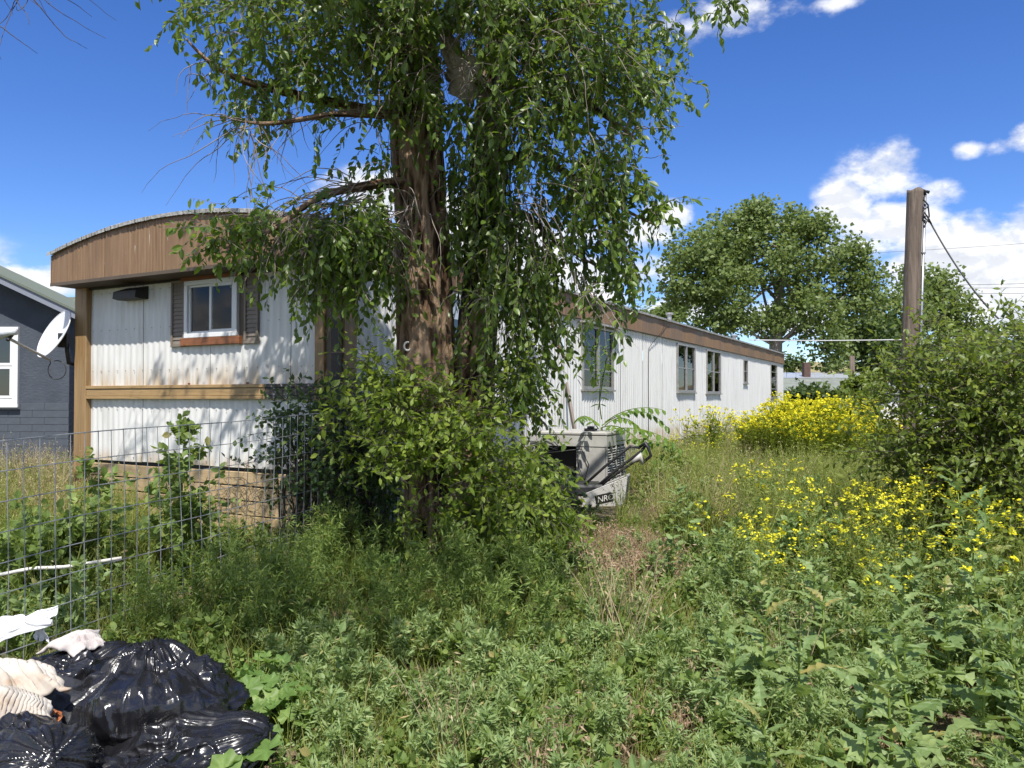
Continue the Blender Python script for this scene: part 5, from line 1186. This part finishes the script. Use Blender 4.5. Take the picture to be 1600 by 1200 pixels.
put('tall_grass', 'grass', [zone((900, 1280), (7.0, 12), 20, rz), zone((980, 1400), (12, 28), 9, rz), zone((-300, 230), (5.2, 9.8), 16, rz, inside=left_of_fence), zone((1250, 1500), (7.5, 12), 12, rz), zone((1500, 3000), (5, 16), 6, rz), zone((-1500, -300), (3.5, 9), 6, rz)], (.7, 1.35), 'tall green and straw grass along the mobile home', 'grass')
put('dry_grass', 'dry', [zone((-300, 120), (7.0, 11.5), 14, rz, inside=left_of_fence), zone((920, 1250), (7.5, 20), 2.5, rz), zone((300, 1600), (2.4, 5), .8, rz), zone((930, 1150), (7, 9), 3, rz)], (.6, 1.2), 'pale dry seeding grass', 'grass')
put('cheatgrass', 'cheat', [zone((870, 1050), (5.6, 8.4), 75, rz, clump=.42), zone((880, 1110), (3.2, 5.2), 14, rz, clump=.62, cscale=2.2, seed=3), zone((600, 900), (2.2, 3.4), 8, rz, clump=.66, cscale=3, seed=5), zone((1150, 1450), (2.4, 3.6), 10, rz, clump=.6, seed=4)], (.7, 1.2), 'patches of pinkish dry cheatgrass', 'grass')
put('mustard_flowers', 'must', [zone((1150, 1560), (4.6, 7.0), 8, rz), zone((1270, 1600), (4.0, 4.6), 4, rz), zone((1150, 1300), (7, 9), 1.5, rz), zone((1040, 1140), (10.5, 13), 2.5, rz)], (.75, 1.1), 'yellow mustard blossoms in the weeds at right', 'flowers')
put('leafy_weeds', 'leafy', [zone((1000, 1280), (5.6, 10), 9, rz, clump=.42), zone((1120, 1700), (3.6, 6.8), 5, rz), zone((-200, 180), (4.4, 6), 8, rz, inside=left_of_fence), zone((520, 1200), (2.3, 4), 1.5, rz)], (.7, 1.3), 'blue-green leafy weeds at right', 'weeds')

# mustard bush (large) and plants by the wall, as things of their own
def mustard_bush(label, cx, d, w_, dd_, n, h, seed, group='mustard clumps'):
    rg = np.random.default_rng(seed); c = P(cx, 700, d); root = thing('mustard_bush', label, 'flowering bush', (c[0], c[1], float(gz(c[0], c[1]))), group=group)
    src = [mustard_parts(seed+i, 1., 18, .018, 7, .13) for i in range(3)]; outs = {0: [], 1: [], 2: []}
    for i in range(n):
        a = rg.uniform(0, 6.28); r = rg.random()**.5; x = c[0]+w_*r*math.cos(a); y = c[1]+dd_*r*math.sin(a); s = h*rg.uniform(.8, 1.08)*(1-.35*r*r); th = rg.uniform(0, 6.28); co, si = math.cos(th), math.sin(th)
        lx, ly = .30*r*math.cos(a), .30*r*math.sin(a)
        for V, F, mi in src[i % 3]:
            W_ = np.stack([(V[:, 0]*co-V[:, 1]*si)*s+lx*V[:, 2]*s+x, (V[:, 0]*si+V[:, 1]*co)*s+ly*V[:, 2]*s+y, V[:, 2]*s+float(gz(x, y))], -1); outs[mi].append((W_, F, 0))
    for mi, nm, mt in ((0, 'blossoms', m_flow), (1, 'leaves', m_lime), (2, 'stems', m_mst)):
        V, F, _ = merge(outs[mi]); o = obj_tri(nm, V, F, mt, root); o['kind'] = 'stuff'
mustard_bush('big bright yellow mustard bush beyond the weeds at the far end of the wall', 1270, 14, 1.0, .95, 120, 1.28, 61)
mustard_bush('thin yellow mustard plants against the white wall below the windows', 1095, 14.5, .5, .4, 9, 1.15, 62)
mustard_bush('small mustard clump left of the big yellow bush', 1195, 15, .3, .4, 6, .95, 63)

# prickly lettuce plants: lobed long leaves as parts
def lettuce_leaf(seed):
    rg = np.random.default_rng(seed); n = 11; V = []; F = []
    for i in range(n):
        t = i/(n-1); lobe = (1.25 if i % 2 else .45) if 0 < i < n-2 else (.5 if i == n-2 else 0); wd = .17*math.sin(min(1, t*1.25+.12)*math.pi*.8)*lobe*rg.uniform(.85, 1.15)+.012
        if i == n-1: wd = .002
        z = .10*math.sin(t*2.2)-.30*t*t*.9; back = -.06 if i % 2 else 0
        V += [(t+back, wd, z+.035+.02*rg.normal()*.5), (t, 0, z), (t+back, -wd, z+.035+.02*rg.normal()*.5)]
        if i:
            a = (i-1)*3; F += [(a, a+1, a+4), (a, a+4, a+3), (a+1, a+2, a+5), (a+1, a+5, a+4)]
    return np.array(V), np.array(F)
LT = [tri_mesh('leaf', *lettuce_leaf(200+i), m_let) for i in range(4)]
rl = np.random.default_rng(14)
spots = [(1440,3.15,.55),(1535,3.3,.55),(1590,2.8,.45),(1330,3.1,.50),(1240,3.3,.50),(1180,3.6,.50),(1300,3.8,.55),(1390,3.9,.58),(1480,3.9,.6),(1560,3.95,.62),(1130,3.3,.42),(1210,2.75,.38),(1340,2.6,.36),(1470,2.6,.35),(1550,2.5,.33),(1260,4.3,.55),(1420,3.45,.55),
         (1500,4.6,.75),(1560,4.9,.8),(1530,5.2,.95),(1170,4.6,.5),(1110,3.9,.4),(1140,5.4,.55),(1600,3.4,.6),(1380,2.9,.4),(1075,6.4,.5),(1060,7.0,.55)]
lab = ['wild lettuce with a tall budding stem near the lower right edge', 'wild lettuce second from the right edge at the bottom', 'wild lettuce in the bottom right corner', 'wild lettuce directly above the bare litter patch', 'wild lettuce nearest the pale foreground weeds', 'wild lettuce at the left end of the lettuce row beside the pale weeds', 'wild lettuce just below the left end of the yellow flowers', 'wild lettuce just below the middle of the yellow flowers', 'wild lettuce just below the right part of the yellow flowers', 'wild lettuce below the far right yellow blossoms', 'low wild lettuce farthest left in the foreground patch', 'small wild lettuce at the bottom edge left of the litter patch', 'small wild lettuce on the bare litter patch', 'small wild lettuce at the bottom edge right of the litter patch', 'smallest wild lettuce at the bottom right edge', 'wild lettuce among the left yellow flowers', 'wild lettuce in the middle of the lettuce patch', 'wild lettuce against the dark foot of the right shrub', 'tall wild lettuce growing up against the right shrub', 'tallest wild lettuce reaching in front of the right shrub', 'wild lettuce at the left edge of the yellow flowers', 'short wild lettuce between pale weeds and the lettuce patch', 'wild lettuce behind the left yellow flowers', 'wild lettuce at the right frame edge halfway up the patch', 'low wild lettuce right beside the litter patch', 'wild lettuce standing alone beside the cheatgrass path', 'farther wild lettuce alone by the tall grass']
for i, (px, d, h) in enumerate(spots):
    x = (px-800)/FPX*d; z0 = float(gz(x, d)); root = thing('wild_lettuce', lab[i] if i < len(lab) else 'one of the jagged blue-green lettuce weeds below the yellow flowers', 'plant', (x, d, z0), rl.uniform(0, 6.28), 'wild lettuce weeds')
    main = shoots(np.zeros((1, 3)), np.array([[rl.normal(0, .12), rl.normal(0, .12), 1.]]), np.array([h]), 12, 0, .05, rl)[0]
    MB().tube(list(main), list(np.linspace(.008, .003, 12)), 6).build('stem', m_mst, root, True)
    nl = int(12+h*10)
    for q in range(nl):
        t = (q+.5)/nl; p = main[min(11, int(t*11.5))]; a = q*2.4+rl.normal(0, .3); s = (.30-.19*t)*rl.uniform(.8, 1.2)*(.7+.5*h); el = -.1+.9*t+rl.normal(0, .15)
        o = bpy.data.objects.new('leaf', LT[q % 4]); COL.objects.link(o); o.parent = root
        o.location = p; o.rotation_euler = (rl.normal(0, .3), -el, a); o.scale = (s, s, s)

# mallow plants with round pleated leaves
def mallow_leaf(seed):
    rg = np.random.default_rng(seed); n = 28; V = [(0, 0, 0)]; F = []
    for r_i, r in enumerate((.5, 1.)):
        for i in range(n):
            a = -math.pi+.28+(2*math.pi-.56)*i/(n-1); lob = 1+.10*math.cos(a*7)*(r_i) + .03*rg.normal()*r_i
            rr = .5*r*lob; V.append((.12+rr*math.cos(a), rr*math.sin(a), .05*r+.045*math.cos(a*7)*r+.02*rg.normal()*r))
    for i in range(n-1): F += [(0, 1+i, 2+i), (1+i, 1+n+i, 2+n+i), (1+i, 2+n+i, 2+i)]
    return np.array(V), np.array(F)
ML = [tri_mesh('leaf', *mallow_leaf(300+i), m_mal, smooth=True) for i in range(3)]
def mallow(label, px, py, d, r, n, s0, seed, group='mallow plants'):
    rg = np.random.default_rng(seed); c = P(px, py, d); z0 = float(gz(c[0], c[1])); root = thing('mallow_plant', label, 'plant', (c[0], c[1], z0), 0, group); mb = MB()
    for q in range(n):
        a = rg.uniform(0, 6.28); rr = r*rg.random()**.6; h = rg.uniform(.10, .32)*(1.1-.5*rr/r); p = (rr*math.cos(a), rr*math.sin(a), h); s = s0*rg.uniform(.6, 1.25)
        mb.tube([(0, 0, 0), (p[0]*.5, p[1]*.5, h*.7), p], .0022, 4)
        o = bpy.data.objects.new('leaf', ML[q % 3]); COL.objects.link(o); o.parent = root; o.location = p; o.rotation_euler = (rg.normal(0, .35)+.15, rg.normal(0, .35), rg.uniform(0, 6.28)); o.scale = (s,)*3
    mb.build('stalks', m_mst, root)
mallow('round-leaved mallow plant just above the right end of the black bags', 400, 1050, 3.75, .30, 46, .10, 71)
mallow('round-leaved mallow plant in front of the black bags at the bottom edge', 385, 1170, 2.85, .16, 24, .11, 72)
mallow('mallow leaves at the bottom edge left of the weeds', 340, 1195, 2.75, .16, 16, .11, 73)
mallow('mallow patch right of the black bags among pale weeds', 450, 1090, 3.45, .22, 24, .075, 74)
mallow('broad mallow leaves under the rose bush', 600, 880, 5.6, .2, 16, .10, 75)

# dry tumbled straw by skirt
rg5 = np.random.default_rng(91); cst = P(375, 790, 6.45); n = 170
s0 = cst+rg5.normal(0, 1, (n, 3))*np.array([.22, .18, .10]); s0[:, 2] = np.maximum(s0[:, 2], gz(s0[:, 0], s0[:, 1])+.02); pts = shoots(s0, rg5.normal(0, 1, (n, 3)), rg5.uniform(.1, .3, n), 8, .1, .5, rg5)
V, F = tubes(pts, np.full((n, 8), .0022)); tag(obj_tri('dead_straw', V, F, m_dry), 'tangle of bleached dead stems behind the fence before the plank skirt', 'dead plant', None, 'stuff')
# litter of bark chips and straw on bare spots
LP, LD, LN, LS = [], [], [], []
for (hx_, hy_, hr) in HOLES:
    n = int(1600*hr*hr*8); a = rg5.uniform(0, 6.28, n); r = hr*1.3*rg5.random(n)**.5; x = hx_+r*np.cos(a); y = hy_+r*np.sin(a); LP.append(np.stack([x, y, gz(x, y)+.008], -1)); LD.append(rg5.normal(0, 1, (n, 3))*np.array([1, 1, .15])); LN.append(np.tile((0, 0, 1.), (n, 1))+rg5.normal(0, .3, (n, 3))); LS.append(rg5.uniform(.015, .06, n))
V, F = scatter(sliver(.07, .0), *map(np.concatenate, (LP, LD, LN, LS))); tag(obj_tri('dry_litter', V, F, m_cheat), 'dry litter on the bare soil patches', 'litter', None, 'stuff')

# ------------------------------------------------------------------ rubbish heap
def plastic_b(t, b, vec, co):
    n_ = t.noise(t.vmath('MULTIPLY', co, (1, 1, 1)), 6, 4, .5, 2.2); n2_ = t.noise(t.vmath('MULTIPLY', co, (4, 22, 6)), 1.1, 3, .5, .8)
    bn = t.add('ShaderNodeBump'); bn.inputs['Distance'].default_value = .02; bn.inputs['Strength'].default_value = .16
    t.link(t.math('ADD', n_, t.math('MULTIPLY', n2_, .9)), bn.inputs['Height']); t.link(bn.outputs[0], b.inputs['Normal'])
    du = t.mr(t.noise(co, 7, 5, .7), .45, .7, .20, .46); t.link(du, b.inputs['Roughness'])
m_bag = M('black_plastic', (.010, .010, .012), .25, spec=.6, build=plastic_b)
m_bagd = M('black_cloth', (.022, .023, .027), .55, bump=.4, bscale=60)
def bag(name, label, c, size, seed, mat, pull=(0, 0, 1), rot=0, amp=.10, group=None, radial=26, cat='bag'):
    """crumpled sack: an ellipsoid with ridges running to its gathered neck and sharp folds"""
    nu, nv = 300, 170; u = np.linspace(0, 2*np.pi, nu, endpoint=False); v = np.linspace(.02, np.pi-.02, nv); U, Vv = np.meshgrid(u, v, indexing='ij')
    S = np.stack([np.cos(U)*np.sin(Vv), np.sin(U)*np.sin(Vv), np.cos(Vv)], -1)
    pl = unit(np.array(pull, float)[None])[0]; ca = S@pl; t1 = unit(np.cross(pl, (.3, .2, 1.))[None])[0]; t2 = np.cross(pl, t1); ang = np.arctan2(S@t2, S@t1)
    rad_f = np.clip(ca+.35, 0, 1)
    q = np.stack([np.cos(ang)*radial*.16, np.sin(ang)*radial*.16, ca*1.2+seed], -1)
    warp = S*1.7+.35*np.stack([vnoise(S*2+k*7.1+seed, seed+k) for k in range(3)], -1)
    cr_ = lambda p, sd, e: (1-np.abs(2*vnoise(p, sd)-1))**e
    f1 = ridged(q, 3, seed)-.6; f2 = cr_(warp*1.1+seed, seed+5, 3)+.6*cr_(warp*2.3+seed, seed+6, 4)+.16*cr_(warp*np.array([6, 1.6, 2])+seed, seed+8, 3)-.6
    f3 = fbm(S*1.5+seed, 3, seed+9)-.5; f5 = cr_(np.stack([np.cos(ang)*7, np.sin(ang)*7, ca*.9+seed], -1), seed+12, 4)
    calm = np.clip((vnoise(S*1.6+seed, seed+20)-.35)*3, .15, 1)
    r = 1+amp*(f1*.8*rad_f+f2*1.15*calm+f5*.5*rad_f)+f3*.5+np.clip(ca-.84, 0, 1)*1.6
    X = S*r[..., None]*np.array(size); cr, sr = math.cos(rot), math.sin(rot); X = np.stack([X[..., 0]*cr-X[..., 1]*sr, X[..., 0]*sr+X[..., 1]*cr, X[..., 2]], -1)
    W_ = X+np.array(c); g = gz(W_[..., 0], W_[..., 1])+.005; low = W_[..., 2] < g+.03
    W_[..., 2] = np.where(low, g+np.clip((W_[..., 2]-g), -.6, .03)*.05+.005, W_[..., 2]); W_[..., :2] += (W_[..., :2]-np.array(c)[:2])*np.where(low, .12, 0)[..., None]
    V = W_.reshape(-1, 3); ii, jj = np.meshgrid(np.arange(nu), np.arange(nv-1), indexing='ij'); a = (ii*nv+jj).ravel(); b_ = (((ii+1) % nu)*nv+jj).ravel()
    F = np.concatenate([np.stack([a, b_, b_+1], -1), np.stack([a, b_+1, a+1], -1)])
    c0 = np.array((c[0], c[1], float(gz(c[0], c[1])))); me = tri_mesh(name, V-c0, F[:, ::-1], mat, smooth=True); o = link(bpy.data.objects.new(name, me)); o.location = c0; return tag(o, label, cat, group)
G_ = 'black refuse bags in the heap'
bag('refuse_bag', 'largest crumpled black refuse bag with raised peak in the lower left heap', (-1.46, 3.20, .19), (.33, .30, .25), 3, m_bag, (-.05, .25, 1), .2, .15, G_)
bag('refuse_bag', 'flat black refuse bag stretching right to the mallow leaves', (-1.24, 3.00, .10), (.29, .25, .20), 8, m_bag, (.8, .1, .5), -.2, .14, G_)
bag('refuse_bag', 'rounded black refuse bag in the bottom left corner', (-1.68, 2.66, .17), (.30, .24, .23), 12, m_bag, (.5, -.5, .6), .1, .12, G_)
bag('refuse_bag', 'black bag at the bottom edge between the rounded bag and mallow', (-1.28, 2.72, .08), (.30, .2, .17), 17, m_bag, (0, -.6, .8), .3, .14, G_)
bag('refuse_bag', 'dull black torn sheet behind the stained padding', (-1.85, 3.22, .17), (.34, .26, .18), 23, m_bagd, (-.7, .2, .5), -.3, .11, G_)
bag('refuse_bag', 'small black bag below the white quilt', (-1.93, 3.50, .15), (.36, .24, .22), 29, m_bag, (.4, .5, .6), .1, .15, G_)
def pad_b(t, b, vec, co):
    c = t.ramp(t.noise(co, 6, 5, .6), [(.38, (.47, .44, .39)), (.6, (.38, .32, .26)), (.72, (.27, .16, .08))]); t.link(c, b.inputs['Base Color'])
m_pad = M('stained_padding', rough=.85, build=pad_b); m_quilt = M('pale_quilt', (.50, .48, .45), .85, var=(.42, .35, .33), vscale=7, bump=.5, bscale=25)
def sheet(name, label, quad, mat, ribs, amp, seed, th=.012, cat='cloth', n=90, bulge=.05, extra=.03):
    q = [np.array(p) for p in quad]; U, V_ = np.meshgrid(np.linspace(0, 1, n), np.linspace(0, 1, n), indexing='ij')
    B = ((1-U)*(1-V_))[..., None]*q[0]+(U*(1-V_))[..., None]*q[1]+(U*V_)[..., None]*q[2]+((1-U)*V_)[..., None]*q[3]
    nz = (fbm(np.stack([U*3, V_*3, U*0+seed], -1), 4, seed)-.5)*extra*3; edge = np.sin(U*np.pi)**.5*np.sin(V_*np.pi)**.5
    B[..., 2] += nz+bulge*edge+.035*(np.clip(1-np.abs(2*vnoise(np.stack([U*2.2, V_*1.6, U*0+seed*3.1], -1), seed+2)-1), 0, 1)**5)+amp*edge*np.abs(np.sin((U+.06*nz)*ribs*np.pi))
    B[..., 0] += (fbm(np.stack([U*2, V_*2, U*0+seed+3], -1), 3, seed)-.5)*.05; B[..., 1] += (fbm(np.stack([U*2, V_*2, U*0+seed+8], -1), 3, seed)-.5)*.05
    V = B.reshape(-1, 3); c0 = V.mean(0); ii, jj = np.meshgrid(np.arange(n-1), np.arange(n-1), indexing='ij'); a = (ii*n+jj).ravel()
    F = np.concatenate([np.stack([a, a+n, a+n+1], -1), np.stack([a, a+n+1, a+1], -1)]); o = link(bpy.data.objects.new(name, tri_mesh(name, V-c0, F, mat, smooth=True))); o.location = c0; solid(o, th, -1); return tag(o, label, cat)
sheet('padding_sheet', 'stained beige ribbed padding draped over the left end of the black bags', [P(-60, 1078, 2.95), P(82, 1100, 2.9), P(74, 1138, 2.78), P(-60, 1150, 2.66)], m_pad, 22, .006, 3, cat='padding', extra=.008, bulge=.05)
sheet('padding_sheet', 'folded pale padding lying on top of the stained padding', [P(-60, 1052, 3.1), P(70, 1062, 3.08), P(106, 1088, 2.98), P(-10, 1100, 2.9)], m_pad, 12, .006, 5, cat='padding', extra=.008, bulge=.04)
sheet('quilt', 'dirty white quilt behind the black bags below the fence', [P(55, 1016, 3.58), P(120, 1034, 3.46), P(168, 1008, 3.6), P(150, 984, 3.8)], m_quilt, 5, .022, 7, bulge=.04, extra=.012)
m_wpl = M('white_plastic', (.72, .73, .74), .3, var=(.60, .62, .64), vscale=5, bump=.4, bscale=14)
sheet('plastic_sheet', 'folded white plastic bag hooked on the fence at the left edge', [P(-50, 1022, 3.6), P(76, 982, 3.62), P(84, 958, 3.66), P(-50, 988, 3.62)], m_wpl, 2, .006, 9, th=.004, cat='plastic bag', bulge=.01, extra=.008)
sheet('plastic_sheet', 'thin white plastic flap hanging below the folded white bag', [P(55, 962, 3.69), P(80, 965, 3.66), P(72, 1005, 3.64), P(60, 1002, 3.66)], m_wpl, 3, .006, 11, th=.003, cat='plastic bag', bulge=.0, extra=.015)
tag(MB().tube([P(-60, 912, 5.0), P(0, 898, 5.05), P(50, 888, 5.1), P(100, 886, 5.1), P(140, 880, 5.2), P(190, 872, 5.3)], .012, 8).build('white_pipe', M('pvc_white', (.66, .63, .58), .5), None, True), 'thin white pipe lying in the weeds behind the fence', 'pipe')
sheet('food_wrapper', 'small rusty orange carton scrap between the padding and black bag', [P(78, 1112, 2.98), P(97, 1112, 2.98), P(97, 1127, 2.9), P(80, 1127, 2.9)], M('carton_orange', (.30, .10, .035), .6), 1, .003, 13, th=.004, cat='litter', n=12, bulge=0, extra=.008)
